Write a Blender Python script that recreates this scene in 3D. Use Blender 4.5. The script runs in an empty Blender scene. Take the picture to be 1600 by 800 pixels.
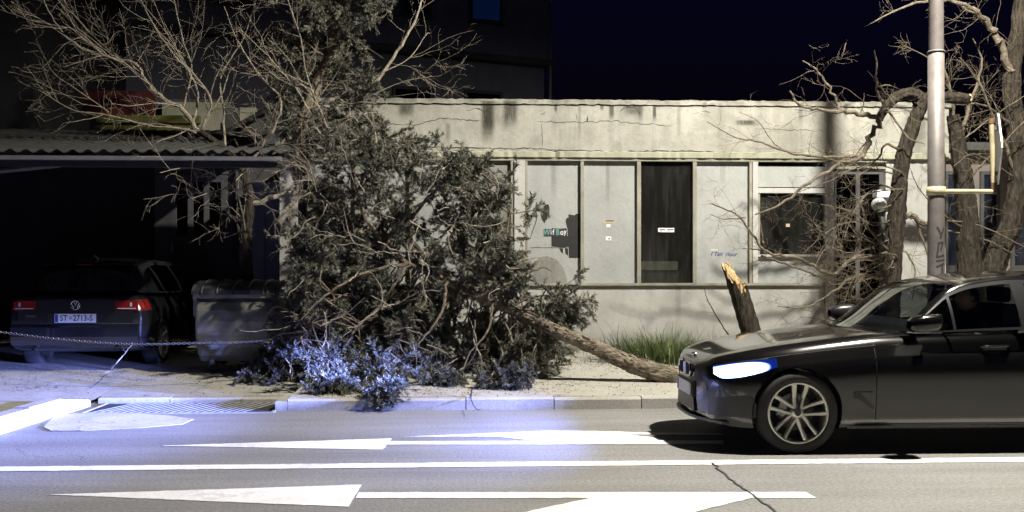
import bpy, bmesh, math, random
import numpy as np
from mathutils import Vector, Matrix

# ------------------------------------------------------------------ camera, sky, light, exposure
SC = bpy.context.scene
COL = SC.collection
YAW = math.radians(2.65)            # the street recedes slightly to the right
CAMZ, HOR, F = 1.55, 415.0, 1600 * 35 / 36.0
cd = bpy.data.cameras.new('camera'); cam = bpy.data.objects.new('camera', cd); COL.objects.link(cam)
cd.lens = 35; cd.sensor_width = 36; cd.clip_start = 0.1; cd.clip_end = 900
cd.shift_y = (HOR - 400) / 1600.0
cam.location = (0, 0, CAMZ); cam.rotation_euler = (math.pi / 2, 0, -YAW)
SC.camera = cam
W = bpy.data.worlds.new('World'); SC.world = W; W.use_nodes = True
nt = W.node_tree; nt.nodes.clear()
sky = nt.nodes.new('ShaderNodeTexSky'); sky.sky_type = 'NISHITA'; sky.sun_disc = False
sky.sun_elevation = math.radians(-2.0); sky.sun_rotation = math.radians(180); sky.ozone_density = 6.0
bg = nt.nodes.new('ShaderNodeBackground'); bg.inputs[1].default_value = 0.065
wo = nt.nodes.new('ShaderNodeOutputWorld')
nt.links.new(sky.outputs[0], bg.inputs[0]); nt.links.new(bg.outputs[0], wo.inputs[0])
LAMP_POWER, LAMP_COL = 9200.0, (1.0, 0.95, 0.835)
BEAM_POWER, BEAM_COL = 20000.0, (0.23, 0.30, 1.0)
SC.view_settings.view_transform = 'Standard'; SC.view_settings.look = 'None'
SC.view_settings.exposure = 0.0; SC.view_settings.gamma = 1.0
SC.view_settings.use_curve_mapping = False
SC.render.engine = 'CYCLES'
SC.cycles.use_denoising = True
SC.cycles.max_bounces = 6; SC.cycles.transparent_max_bounces = 12
SC.cycles.sample_clamp_indirect = 4.0

rnd = random.Random(7)
R = np.random.default_rng(11)
SY, CY = math.sin(YAW), math.cos(YAW)

def ray(px, py):
    x = (px - 800) / F; z = (HOR - py) / F
    return x * CY + SY, -x * SY + CY, z
def P(px, py, Y):
    """point of the vertical plane at distance Y seen at a pixel"""
    a, b, c = ray(px, py); t = Y / b
    return np.array([a * t, Y, CAMZ + c * t])
def G(px, py, z=0.0):
    """point of the level z seen at a pixel below the horizon"""
    a, b, c = ray(px, py); t = (z - CAMZ) / c
    return np.array([a * t, b * t, z])
def PX(px, Y): return P(px, 400, Y)[0]

# ------------------------------------------------------------------ materials
MATS = {}
def _mat(name):
    m = bpy.data.materials.new(name); m.use_nodes = True
    n = m.node_tree; n.nodes.clear()
    out = n.nodes.new('ShaderNodeOutputMaterial')
    return m, n, out
def N(n, t, **kw):
    o = n.nodes.new(t)
    for k, v in kw.items(): setattr(o, k, v)
    return o
def noise(n, scale, detail=4, rough=.6, vec=None, sc=None):
    t = N(n, 'ShaderNodeTexNoise'); t.inputs['Scale'].default_value = scale
    t.inputs['Detail'].default_value = detail; t.inputs['Roughness'].default_value = rough
    if vec is not None:
        if sc:
            mp = N(n, 'ShaderNodeMapping'); mp.inputs['Scale'].default_value = sc
            n.links.new(vec, mp.inputs[0]); vec = mp.outputs[0]
        n.links.new(vec, t.inputs['Vector'])
    return t.outputs['Fac']
def ramp(n, fac, stops):
    r = N(n, 'ShaderNodeValToRGB'); e = r.color_ramp.elements
    while len(e) < len(stops): e.new(.5)
    for i, (p, c) in enumerate(stops):
        e[i].position = p
        e[i].color = (*c, 1) if hasattr(c, '__len__') else (c, c, c, 1)
    n.links.new(fac, r.inputs[0]); return r.outputs[0]
def mix(n, fac, a, b, mode='MIX'):
    m = N(n, 'ShaderNodeMix', data_type='RGBA', blend_type=mode)
    for i, v in ((0, fac), (6, a), (7, b)):
        if isinstance(v, (int, float)): m.inputs[i].default_value = v
        elif isinstance(v, tuple): m.inputs[i].default_value = (*v, 1)
        else: n.links.new(v, m.inputs[i])
    return m.outputs[2]
def math_(n, op, a, b=0.0, c=None):
    m = N(n, 'ShaderNodeMath', operation=op)
    for i, v in enumerate((a, b, c)):
        if v is None: continue
        if isinstance(v, (int, float)): m.inputs[i].default_value = v
        else: n.links.new(v, m.inputs[i])
    return m.outputs[0]
def mrange(n, v, a, b, c=0.0, d=1.0):
    m = N(n, 'ShaderNodeMapRange'); m.interpolation_type = 'SMOOTHSTEP'
    n.links.new(v, m.inputs[0])
    for i, q in enumerate((a, b, c, d)): m.inputs[i + 1].default_value = q
    return m.outputs[0]
def bsdf(n, out, color, rough=.6, metal=0.0, bump=None, bstr=.3, bdist=.01, coat=0, spec=.5):
    b = N(n, 'ShaderNodeBsdfPrincipled')
    if isinstance(color, tuple): b.inputs['Base Color'].default_value = (*color, 1)
    else: n.links.new(color, b.inputs['Base Color'])
    if isinstance(rough, (int, float)): b.inputs['Roughness'].default_value = rough
    else: n.links.new(rough, b.inputs['Roughness'])
    b.inputs['Metallic'].default_value = metal
    b.inputs['Specular IOR Level'].default_value = spec
    b.inputs['Coat Weight'].default_value = coat
    b.inputs['Coat Roughness'].default_value = .06
    if bump is not None:
        u = N(n, 'ShaderNodeBump'); u.inputs['Strength'].default_value = bstr; u.inputs['Distance'].default_value = bdist
        n.links.new(bump, u.inputs['Height']); n.links.new(u.outputs[0], b.inputs['Normal'])
    n.links.new(b.outputs[0], out.inputs[0]); return b
def pos(n): return N(n, 'ShaderNodeNewGeometry').outputs['Position']
def objc(n): return N(n, 'ShaderNodeTexCoord').outputs['Object']

def simple(name, col, rough=.6, metal=0.0, var=.2, scale=8, bump=.15, bscale=60, coat=0, spec=.5, bdist=.004):
    m, n, out = _mat(name); v = objc(n)
    f = noise(n, scale, 5, .65, v)
    c = ramp(n, f, [(.3, tuple(x * (1 - var) for x in col)), (.7, tuple(min(1, x * (1 + var)) for x in col))])
    bsdf(n, out, c, rough, metal, noise(n, bscale, 3, .6, v) if bump else None, bump, bdist, coat, spec)
    MATS[name] = m; return m

def m_asphalt():
    m, n, out = _mat('asphalt'); v = pos(n)
    big = noise(n, .35, 4, .6, v); streak = noise(n, 1.0, 4, .6, v, (.25, 2.2, 1))
    fine = noise(n, 38, 3, .8, v); spk = noise(n, 75, 1, .5, v)
    c = ramp(n, big, [(.3, (.19, .185, .172)), (.7, (.29, .282, .264))])
    c = mix(n, .35, c, ramp(n, streak, [(.35, .14), (.65, .33)]), 'MIX')
    c = mix(n, .55, c, ramp(n, fine, [(.36, .30), (.62, 1.0)]), 'MULTIPLY')
    c = mix(n, ramp(n, spk, [(.66, 0.), (.72, .5)]), c, (.40, .39, .37))
    vo = N(n, 'ShaderNodeTexVoronoi', feature='DISTANCE_TO_EDGE'); vo.inputs['Scale'].default_value = .55
    w = N(n, 'ShaderNodeVectorMath', operation='ADD'); nn = N(n, 'ShaderNodeTexNoise'); nn.inputs['Scale'].default_value = 3.; n.links.new(v, nn.inputs[0])
    n.links.new(v, w.inputs[0]); n.links.new(nn.outputs['Color'], w.inputs[1]); n.links.new(w.outputs[0], vo.inputs['Vector'])
    cr = math_(n, 'MULTIPLY', ramp(n, vo.outputs[0], [(.0, 1.), (.006, 0.)]), ramp(n, noise(n, .3, 2, .5, v), [(.52, 0.), (.6, .7)]))
    c = mix(n, cr, c, (.03, .03, .028))
    bsdf(n, out, c, .85, 0, fine, .55, .006, spec=.3)
    MATS['asphalt'] = m
def m_paint():
    m, n, out = _mat('road_paint'); v = pos(n)
    f = noise(n, 2.2, 6, .8, v); g = noise(n, 38, 4, .8, v)
    c = ramp(n, f, [(.3, (.62, .61, .57)), (.62, (.80, .79, .75))])
    c = mix(n, ramp(n, g, [(.55, 0.), (.66, .5)]), c, (.30, .29, .275))
    c = mix(n, ramp(n, noise(n, 1.3, 7, .8, v), [(.54, 0.), (.62, .45)]), c, (.34, .33, .31))
    bsdf(n, out, c, .7, 0, g, .3, .003); MATS['road_paint'] = m
def m_concrete(name, lo, hi, crack=True, scale=.9):
    m, n, out = _mat(name); v = pos(n)
    a = noise(n, scale, 6, .65, v); b = noise(n, 45, 3, .7, v); d = noise(n, 4, 5, .7, v)
    c = ramp(n, a, [(.3, lo), (.7, hi)])
    c = mix(n, ramp(n, d, [(.52, 0.), (.75, .55)]), c, tuple(x * .5 for x in lo))
    c = mix(n, .5, c, ramp(n, b, [(.3, .5), (.65, 1.)]), 'MULTIPLY')
    if crack:
        vo = N(n, 'ShaderNodeTexVoronoi', feature='DISTANCE_TO_EDGE'); vo.inputs['Scale'].default_value = .8
        w = N(n, 'ShaderNodeVectorMath', operation='ADD'); nn = N(n, 'ShaderNodeTexNoise'); nn.inputs['Scale'].default_value = 2.5; n.links.new(v, nn.inputs[0])
        n.links.new(v, w.inputs[0]); n.links.new(nn.outputs['Color'], w.inputs[1]); n.links.new(w.outputs[0], vo.inputs['Vector'])
        cr = ramp(n, vo.outputs[0], [(.0, .9), (.007, 0.)])
        c = mix(n, cr, c, tuple(x * .22 for x in lo))
    bsdf(n, out, c, .9, 0, b, .5, .006, spec=.25); MATS[name] = m
def m_plaster(name, lo, hi, streaks=(), grime=.5, base_dirt=None, top=None):
    """weathered render; streaks = (X, half width, z top, z bottom, strength) run-off stains"""
    m, n, out = _mat(name); v = pos(n)
    s = N(n, 'ShaderNodeSeparateXYZ'); n.links.new(v, s.inputs[0]); X, Z = s.outputs[0], s.outputs[2]
    a = noise(n, 1.1, 6, .65, v); b = noise(n, 1.0, 5, .7, v, (5., 5., .45)); g = noise(n, 60, 3, .6, v); d = noise(n, 9, 6, .75, v)
    c = ramp(n, a, [(.3, lo), (.68, hi)])
    pt = noise(n, 2.6, 8, .75, v); c = mix(n, ramp(n, pt, [(.50, 0.), (.56, grime * .55)]), c, tuple(x * .72 for x in lo))
    pk = noise(n, 16, 6, .8, v); c = mix(n, ramp(n, pk, [(.60, 0.), (.66, grime * .7)]), c, tuple(x * .45 for x in lo))
    c = mix(n, ramp(n, b, [(.50, 0.), (.78, grime)]), c, tuple(x * .5 for x in lo))
    c = mix(n, ramp(n, d, [(.58, 0.), (.74, grime * .9)]), c, tuple(x * .38 for x in lo))
    ns = noise(n, 1.0, 6, .8, v, (22., 22., 3.5))
    for (x0, hw, zt, zb, st) in streaks:
        dx = math_(n, 'ABSOLUTE', math_(n, 'SUBTRACT', X, x0))
        k = mrange(n, dx, hw, hw * .35)
        k = math_(n, 'MULTIPLY', k, mrange(n, Z, zb, zb + (zt - zb) * .6))
        k = math_(n, 'MULTIPLY', k, mrange(n, Z, zt + .015, zt - .02))
        k = math_(n, 'MULTIPLY', k, ramp(n, ns, [(.30, .5), (.50, 1.)]))
        c = mix(n, math_(n, 'MULTIPLY', k, st), c, (.035, .035, .026))
    if top:
        k = math_(n, 'MULTIPLY', mrange(n, Z, top - .16, top), ramp(n, noise(n, 1., 6, .8, v, (4., 4., 6.)), [(.40, 0.), (.62, .8)]))
        c = mix(n, k, c, (.10, .095, .07))
    if base_dirt:
        k = math_(n, 'MULTIPLY', mrange(n, Z, base_dirt + .4, base_dirt), ramp(n, noise(n, 3., 5, .7, v), [(.35, .1), (.65, .8)]))
        c = mix(n, k, c, tuple(x * .4 for x in lo))
    bsdf(n, out, c, .88, 0, math_(n, 'ADD', d, math_(n, 'MULTIPLY', pt, .8)), .5, .018, spec=.25); MATS[name] = m
def m_bark(name, lo, hi, sc=(14, 14, 2.5), bdist=.03):
    m, n, out = _mat(name); v = objc(n)
    a = noise(n, 1.0, 6, .7, v, sc); b = noise(n, 30, 4, .7, v)
    vo = N(n, 'ShaderNodeTexVoronoi'); vo.inputs['Scale'].default_value = 1.0
    mp = N(n, 'ShaderNodeMapping'); mp.inputs['Scale'].default_value = tuple(x * 1.6 for x in sc); n.links.new(v, mp.inputs[0]); n.links.new(mp.outputs[0], vo.inputs['Vector'])
    c = ramp(n, a, [(.32, lo), (.66, hi)])
    c = mix(n, .5, c, ramp(n, vo.outputs[0], [(.1, .4), (.6, 1.)]), 'MULTIPLY')
    h = math_(n, 'ADD', a, math_(n, 'MULTIPLY', vo.outputs[0], .6))
    bsdf(n, out, c, .9, 0, math_(n, 'ADD', h, math_(n, 'MULTIPLY', b, .2)), .9, bdist, spec=.2); MATS[name] = m
def m_leaf(name, lo, hi, rough=.55):
    m, n, out = _mat(name); v = pos(n)
    a = noise(n, 5., 4, .7, v); b = noise(n, 60, 2, .5, v)
    c = ramp(n, a, [(.35, lo), (.65, hi)])
    c = mix(n, .5, c, ramp(n, b, [(.3, .55), (.7, 1.15)]), 'MULTIPLY')
    p = bsdf(n, out, c, rough, 0, spec=.4)
    MATS[name] = m
def m_glass(name, tint=(.6, .64, .63), refl=.08, rough=.03, dirt=.0):
    m, n, out = _mat(name)
    t = N(n, 'ShaderNodeBsdfTransparent'); t.inputs[0].default_value = (*tint, 1)
    g = N(n, 'ShaderNodeBsdfGlossy'); g.inputs['Roughness'].default_value = rough; g.inputs[0].default_value = (.9, .92, .95, 1)
    fr = N(n, 'ShaderNodeLayerWeight'); fr.inputs[0].default_value = .35
    k = math_(n, 'MULTIPLY_ADD', fr.outputs['Facing'], .55, refl)
    ms = N(n, 'ShaderNodeMixShader'); n.links.new(k, ms.inputs[0]); n.links.new(t.outputs[0], ms.inputs[1]); n.links.new(g.outputs[0], ms.inputs[2])
    last = ms.outputs[0]
    if dirt:
        d = N(n, 'ShaderNodeBsdfDiffuse'); d.inputs[0].default_value = (.30, .29, .26, 1)
        v = pos(n); f = ramp(n, noise(n, 1., 6, .75, v, (7, 7, .8)), [(.45, dirt * .25), (.75, dirt)])
        m2 = N(n, 'ShaderNodeMixShader'); n.links.new(f, m2.inputs[0]); n.links.new(last, m2.inputs[1]); n.links.new(d.outputs[0], m2.inputs[2]); last = m2.outputs[0]
    n.links.new(last, out.inputs[0]); MATS[name] = m
def m_emit(name, col, s):
    m, n, out = _mat(name); e = N(n, 'ShaderNodeEmission'); e.inputs[0].default_value = (*col, 1); e.inputs[1].default_value = s
    n.links.new(e.outputs[0], out.inputs[0]); MATS[name] = m

FY = 14.6                                   # street front of the shop
def fx(px): return PX(px, FY)
def fz(py): return CAMZ + (HOR - py) / F * 14.7
ZTOP, ZLIP, ZHEAD, ZSILL = fz(157), fz(238), fz(250), fz(446)
def fs(px, w, y0, y1, st): return (fx(px), w, fz(y0), fz(y1), st)
m_asphalt(); m_paint()
m_concrete('pavement_concrete', (.33, .312, .27), (.46, .438, .385))
m_concrete('kerb_concrete', (.33, .312, .275), (.47, .45, .40), False, 2.0)
m_concrete('patch_concrete', (.42, .40, .37), (.56, .54, .50), True, 1.5)
m_concrete('ground_dirt', (.06, .055, .045), (.10, .09, .07), False)
m_plaster('fascia_plaster', (.25, .24, .205), (.40, .388, .345),
          [fs(762, .13, 160, 236, 1.), fs(797, .15, 160, 210, .9), fs(635, .15, 166, 190, .85), fs(1250, .05, 160, 200, .5), fs(1320, .04, 160, 190, .6), fs(905, .03, 166, 236, .35), fs(1060, .04, 166, 230, .3), fs(955, .05, 166, 192, .8), fs(988, .18, 166, 186, .7),
           fs(1022, .035, 166, 195, .9), fs(868, .03, 164, 180, .8), fs(940, .04, 164, 176, .8), fs(1165, .20, 187, 198, .85), fs(780, .25, 162, 215, .35),
           fs(1430, .22, 180, 245, .55), fs(1000, .05, 166, 200, .5), fs(1100, .04, 160, 172, .6), fs(700, .05, 195, 236, .4), fs(640, .06, 200, 236, .4)],
          .5, None, ZTOP)
m_plaster('wall_plaster', (.32, .314, .295), (.43, .424, .40), [fs(880, .05, 446, 500, .3), fs(1060, .06, 446, 520, .25)], .22, .3)
m_plaster('ledge_plaster', (.28, .275, .205), (.39, .385, .30), [], .5)
m_plaster('panel_paint', (.29, .298, .288), (.37, .378, .366), [fs(865, .05, 250, 320, .25), fs(950, .04, 250, 330, .3), fs(1130, .06, 250, 300, .2)], .22)
m_plaster('dirty_panel', (.18, .18, .16), (.27, .27, .245), [], .7)
m_plaster('old_frame', (.20, .19, .15), (.34, .325, .27), [], .6)
m_plaster('white_post', (.40, .395, .375), (.48, .472, .455), [], .3)
m_plaster('dark_render', (.15, .15, .19), (.20, .20, .25), [], .3)
simple('dark_timber', (.012, .012, .013), .8, 0, .3, 6)
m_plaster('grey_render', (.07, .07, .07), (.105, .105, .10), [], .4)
m_plaster('far_render', (.20, .175, .155), (.26, .23, .21), [], .5)
m_bark('pine_bark', (.045, .034, .024), (.30, .25, .185), (9, 16, 16), .04)
m_bark('old_bark', (.012, .010, .008), (.070, .057, .042), (24, 24, 5), .035)
m_bark('twig_bark', (.07, .057, .043), (.21, .175, .13), (20, 20, 20), .003)
m_bark('dry_twig', (.19, .16, .125), (.38, .335, .26), (20, 20, 20), .003)
m_bark('torn_wood', (.45, .31, .15), (.72, .55, .32), (40, 40, 4), .01)
m_bark('green_wood', (.20, .22, .13), (.34, .36, .24), (40, 40, 3), .01)
m_leaf('conifer_leaf', (.055, .057, .042), (.195, .192, .145))
m_leaf('dry_needle', (.10, .095, .055), (.18, .165, .10))
m_leaf('grass_leaf', (.055, .085, .025), (.16, .20, .07), .5)
m_leaf('litter_leaf', (.07, .06, .04), (.16, .135, .09))
simple('black_film', (.018, .018, .016), .5, 0, .2, 20, 0)
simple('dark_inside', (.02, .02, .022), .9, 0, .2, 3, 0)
simple('shelf_wood', (.75, .68, .50), .7, 0, .25, 6)
simple('sticker_white', (.8, .8, .8), .5, 0, .03, 9, 0)
simple('sticker_tan', (.42, .37, .24), .6, 0, .15, 20, 0)
simple('ink_dark', (.03, .03, .035), .6, 0, .1, 9, 0)
simple('ink_brown', (.14, .11, .05), .6, 0, .1, 9, 0)
simple('ink_navy', (.03, .04, .16), .6, 0, .1, 9, 0)
simple('ink_teal', (.10, .26, .24), .6, 0, .1, 9, 0)
simple('galvanised', (.135, .12, .112), .55, .15, .25, 5, .1, 40)
simple('yellow_tube', (.50, .44, .27), .5, .2, .25, 9, .2, 60)
simple('sign_back', (.40, .40, .41), .5, .4, .12, 6, 0)
simple('sign_face', (.75, .75, .74), .4, 0, .05, 6, 0)
simple('rust', (.16, .09, .05), .85, 0, .4, 14)
simple('cast_iron', (.30, .295, .28), .65, .1, .3, 10)
simple('container_metal', (.15, .148, .13), .55, .35, .5, 3.5, .25, 20)
simple('container_lid', (.05, .05, .052), .5, .2, .25, 6)
simple('rubber', (.018, .018, .018), .75, 0, .2, 20, .2)
simple('black_plastic', (.014, .014, .016), .38, 0, .1, 30, 0)
simple('cabin', (.010, .010, .012), .8, 0, .2, 10, 0)
simple('rim_alloy', (.55, .53, .48), .30, .85, .05, 8, 0)
simple('disc_steel', (.25, .25, .26), .35, .9, .1, 8, 0)
simple('chrome', (.75, .75, .76), .12, 1.0, .02, 5, 0)
simple('plate_white', (.78, .78, .78), .45, 0, .02, 5, 0)
simple('plate_blue', (.05, .08, .35), .45, 0, .05, 5, 0)
simple('tail_red', (.22, .012, .012), .15, 0, .1, 9, 0, coat=.6)
simple('lamp_clear', (.5, .5, .52), .08, 0, .05, 9, 0, coat=1)
simple('car_grey', (.030, .029, .029), .20, .80, .05, 3, 0, coat=1)
simple('car_dark', (.022, .022, .026), .3, .5, .05, 3, 0, coat=1)
simple('red_board', (.075, .012, .010), .6, 0, .2, 3)
simple('yellow_board', (.12, .115, .025), .6, 0, .25, 3)
simple('roof_sheet', (.028, .028, .025), .7, 0, .3, 5)
simple('gutter_white', (.15, .15, .155), .5, 0, .15, 5, 0)
simple('door_white', (.085, .085, .09), .6, 0, .1, 5, 0)
simple('blue_board', (.16, .18, .27), .6, 0, .15, 3)
simple('painted_reflection', (.10, .16, .46), .6, 0, .15, 3)  # blue light reflected in the neighbour's windows, put into a plain colour
simple('chain_steel', (.13, .12, .105), .45, .6, .3, 30, 0)
simple('bulb_white', (.55, .55, .54), .25, 0, .03, 4, 0)
simple('skin', (.42, .27, .20), .5, 0, .08, 12, 0)
simple('hair', (.03, .022, .018), .6, 0, .2, 30, 0)
simple('jacket', (.03, .032, .04), .85, 0, .2, 20)
simple('tape', (.30, .26, .17), .7, 0, .2, 10)
m_glass('window_glass', (.50, .52, .52), .03, .04, .10)
m_glass('car_glass', (.42, .45, .44), .03, .02)
m_glass('dark_glass', (.08, .08, .085), .03, .03)
def m_headlamp():
    m, n, out = _mat('beam_lens'); s = N(n, 'ShaderNodeSeparateXYZ'); n.links.new(objc(n), s.inputs[0])
    dx = math_(n, 'POWER', math_(n, 'ABSOLUTE', math_(n, 'DIVIDE', math_(n, 'SUBTRACT', s.outputs[0], .27), .25)), 2.2)
    zc_ = math_(n, 'MULTIPLY_ADD', s.outputs[0], .17, .632)
    dz = math_(n, 'POWER', math_(n, 'ABSOLUTE', math_(n, 'DIVIDE', math_(n, 'SUBTRACT', s.outputs[2], zc_), .062)), 2.2)
    d = math_(n, 'ADD', dx, dz)
    e = N(n, 'ShaderNodeEmission'); n.links.new(ramp(n, d, [(.0, (.75, .85, 1.)), (.75, (.30, .48, 1.)), (1., (.03, .10, 1.))]), e.inputs[0])
    st_ = N(n, 'ShaderNodeMapRange'); n.links.new(d, st_.inputs[0]); st_.interpolation_type = 'SMOOTHERSTEP'
    for i, q in enumerate((.35, 1.05, 14.0, .22)): st_.inputs[i + 1].default_value = q
    n.links.new(st_.outputs[0], e.inputs[1]); n.links.new(e.outputs[0], out.inputs[0]); MATS['beam_lens'] = m
m_headlamp()
m_emit('blue_room', (.05, .22, 1.0), .085)
m_emit('lamp_lens', (1.0, .93, .76), 8.0)

# ------------------------------------------------------------------ mesh helpers
def obj(name, me, mat, parent=None, label=None, cat=None, group=None, kind=None, smooth=False):
    o = bpy.data.objects.new(name, me); COL.objects.link(o)
    if mat is not None: me.materials.clear(); me.materials.append(MATS[mat] if isinstance(mat, str) else mat)
    if parent is not None:
        o.parent = parent
        if parent.type == 'EMPTY' and parent.get('world_parts'): o.location = -parent.location
    if smooth: me.shade_smooth()
    elif smooth is False: me.shade_flat()
    tag(o, label, cat, group, kind); return o
def tag(o, label=None, cat=None, group=None, kind=None):
    if label: o['label'] = label
    if cat: o['category'] = cat
    if group: o['group'] = group
    if kind: o['kind'] = kind
    return o
def thing(name, loc, label, cat, group=None, rz=0.0, world=True):
    e = bpy.data.objects.new(name, None); COL.objects.link(e); e.empty_display_size = .2
    e.location = loc; e.rotation_euler = (0, 0, rz)
    if world: e['world_parts'] = 1
    return tag(e, label, cat, group)

class MB:
    """collects shapes into one mesh"""
    def __init__(s): s.v = []; s.f = []; s.n = 0
    def add(s, V, Fs):
        V = np.asarray(V, float).reshape(-1, 3); s.v.append(V)
        s.f.append((s.n, Fs)); s.n += len(V); return s
    def box(s, x0, x1, y0, y1, z0, z1):
        V = [(x, y, z) for z in (z0, z1) for y in (y0, y1) for x in (x0, x1)]
        return s.add(V, [(0, 2, 3, 1), (4, 5, 7, 6), (0, 1, 5, 4), (2, 6, 7, 3), (0, 4, 6, 2), (1, 3, 7, 5)])
    def bbox(s, x0, x1, y0, y1, z0, z1, b=.01):
        """box with its vertical plane edges bevelled in x-z (seen from the street)"""
        pts = [(x0 + b, z0), (x1 - b, z0), (x1, z0 + b), (x1, z1 - b), (x1 - b, z1), (x0 + b, z1), (x0, z1 - b), (x0, z0 + b)]
        return s.prism_y(pts, y0, y1)
    def prism_y(s, pts, y0, y1):
        n = len(pts); V = [(x, y0, z) for x, z in pts] + [(x, y1, z) for x, z in pts]
        return s.add(V, [tuple(range(n)), tuple(range(2 * n - 1, n - 1, -1))] + [(i, i + n, (i + 1) % n + n, (i + 1) % n) for i in range(n)])
    def prism_z(s, pts, z0, z1):
        n = len(pts); V = [(x, y, z0) for x, y in pts] + [(x, y, z1) for x, y in pts]
        return s.add(V, [tuple(range(n - 1, -1, -1)), tuple(range(n, 2 * n))] + [(i, (i + 1) % n, (i + 1) % n + n, i + n) for i in range(n)])
    def prism_x(s, pts, x0, x1):
        n = len(pts); V = [(x0, y, z) for y, z in pts] + [(x1, y, z) for y, z in pts]
        return s.add(V, [tuple(range(n - 1, -1, -1)), tuple(range(n, 2 * n))] + [(i, (i + 1) % n, (i + 1) % n + n, i + n) for i in range(n)])
    def sheet(s, pts): return s.add(pts, [tuple(range(len(pts)))])
    def tube(s, path, rad, n=8, cap=True, wob=0.0, rs=None):
        path = np.asarray(path, float); m = len(path)
        rad = np.full(m, rad, float) if np.isscalar(rad) else np.asarray(rad, float)
        t = np.gradient(path, axis=0); t /= np.linalg.norm(t, axis=1)[:, None] + 1e-9
        up = np.array([0, 0, 1.]) if abs(t[:, 2]).mean() < .8 else np.array([1., 0, 0])
        u = np.cross(t, up); u /= np.linalg.norm(u, axis=1)[:, None] + 1e-9; w = np.cross(u, t)
        a = np.arange(n) * 2 * np.pi / n
        rr = rad[:, None] * (1 + (wob * (rs or R).standard_normal((m, n)) if wob else 0))
        V = path[:, None, :] + rr[..., None] * (np.cos(a)[None, :, None] * u[:, None, :] + np.sin(a)[None, :, None] * w[:, None, :])
        Fs = _tubefaces(m, n, cap); return s.add(V, Fs)
    def lathe(s, prof, c, axis='z', n=24, close=False):
        prof = np.asarray(prof, float); m = len(prof); a = np.arange(n) * 2 * np.pi / n
        ca, sa = np.cos(a), np.sin(a)
        r, h = prof[:, 0][:, None], prof[:, 1][:, None] + 0 * a[None, :]
        A, B = r * ca, r * sa
        V = {'z': np.stack([A, B, h], -1), 'y': np.stack([A, h, B], -1), 'x': np.stack([h, A, B], -1)}[axis] + np.asarray(c, float)
        Fs = [(i * n + j, i * n + (j + 1) % n, (i + 1) * n + (j + 1) % n, (i + 1) * n + j) for i in range(m - 1) for j in range(n)]
        if close: Fs += [((m - 1) * n + j, (m - 1) * n + (j + 1) % n, (j + 1) % n, j) for j in range(n)]
        return s.add(V, Fs)
    def mesh(s, name):
        me = bpy.data.meshes.new(name)
        V = np.concatenate(s.v); Fs = []
        for off, fs in s.f:
            if isinstance(fs, np.ndarray): Fs.append(fs + off)
            elif len(fs): Fs.extend([None]) ; Fs[-1] = [tuple(i + off for i in f) for f in fs]
        loops, sizes = [], []
        for f in Fs:
            if isinstance(f, np.ndarray): loops.append(f.reshape(-1)); sizes.append(np.full(len(f), f.shape[1]))
            else:
                loops.append(np.array([i for q in f for i in q])); sizes.append(np.array([len(q) for q in f]))
        loops = np.concatenate(loops).astype(np.int32); sizes = np.concatenate(sizes).astype(np.int32)
        me.vertices.add(len(V)); me.vertices.foreach_set('co', V.astype(np.float32).ravel())
        me.loops.add(len(loops)); me.loops.foreach_set('vertex_index', loops)
        me.polygons.add(len(sizes)); st = np.concatenate([[0], np.cumsum(sizes)[:-1]]).astype(np.int32)
        me.polygons.foreach_set('loop_start', st)
        me.update(calc_edges=True); me.validate(); return me
    def build(s, name, mat, parent=None, smooth=False, fix=False, **kw):
        me = s.mesh(name)
        if fix:
            bm = bmesh.new(); bm.from_mesh(me); bmesh.ops.recalc_face_normals(bm, faces=bm.faces); bm.to_mesh(me); bm.free()
        return obj(name, me, mat, parent, smooth=smooth, **kw)
_tf = {}
def _tubefaces(m, n, cap):
    k = (m, n, cap)
    if k not in _tf:
        i = np.arange(m - 1)[:, None] * n; j = np.arange(n)[None, :]; j2 = (j + 1) % n
        q = np.stack([i + j, i + j2, i + n + j2, i + n + j], -1).reshape(-1, 4)
        _tf[k] = q
    return _tf[k]
def smooth_path(pts, k=6):
    """Catmull-Rom through the given points"""
    p = np.asarray(pts, float); p = np.vstack([2 * p[0] - p[1], p, 2 * p[-1] - p[-2]]); out = []
    for i in range(1, len(p) - 2):
        a, b, c, d = p[i - 1:i + 3]
        for t in np.arange(k) / k:
            out.append(.5 * (2 * b + (c - a) * t + (2 * a - 5 * b + 4 * c - d) * t * t + (3 * b - a - 3 * c + d) * t ** 3))
    out.append(p[-2]); return np.array(out)
def text_mesh(body, size, shear=0.0, bold=0.0):
    c = bpy.data.curves.new('text', 'FONT'); c.body = body; c.size = size; c.shear = shear; c.offset = bold
    c.align_x = 'CENTER'; c.align_y = 'CENTER'; c.resolution_u = 3
    o = bpy.data.objects.new('text', c); COL.objects.link(o)
    bpy.context.view_layer.update()
    me = bpy.data.meshes.new_from_object(o.evaluated_get(bpy.context.evaluated_depsgraph_get()))
    bpy.data.objects.remove(o); bpy.data.curves.remove(c); return me
def text(name, body, size, mat, parent, loc, rot, shear=0.0, bold=0.0, sx=1.0):
    me = text_mesh(body, size, shear, bold)
    M = Matrix.Translation(loc) @ rot.to_4x4() @ Matrix.Diagonal((sx, 1, 1, 1)); me.transform(M)
    return obj(name, me, mat, parent)
FRONT = Matrix(((1, 0, 0), (0, 0, -1), (0, 1, 0)))        # text facing the street (-Y)

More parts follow.
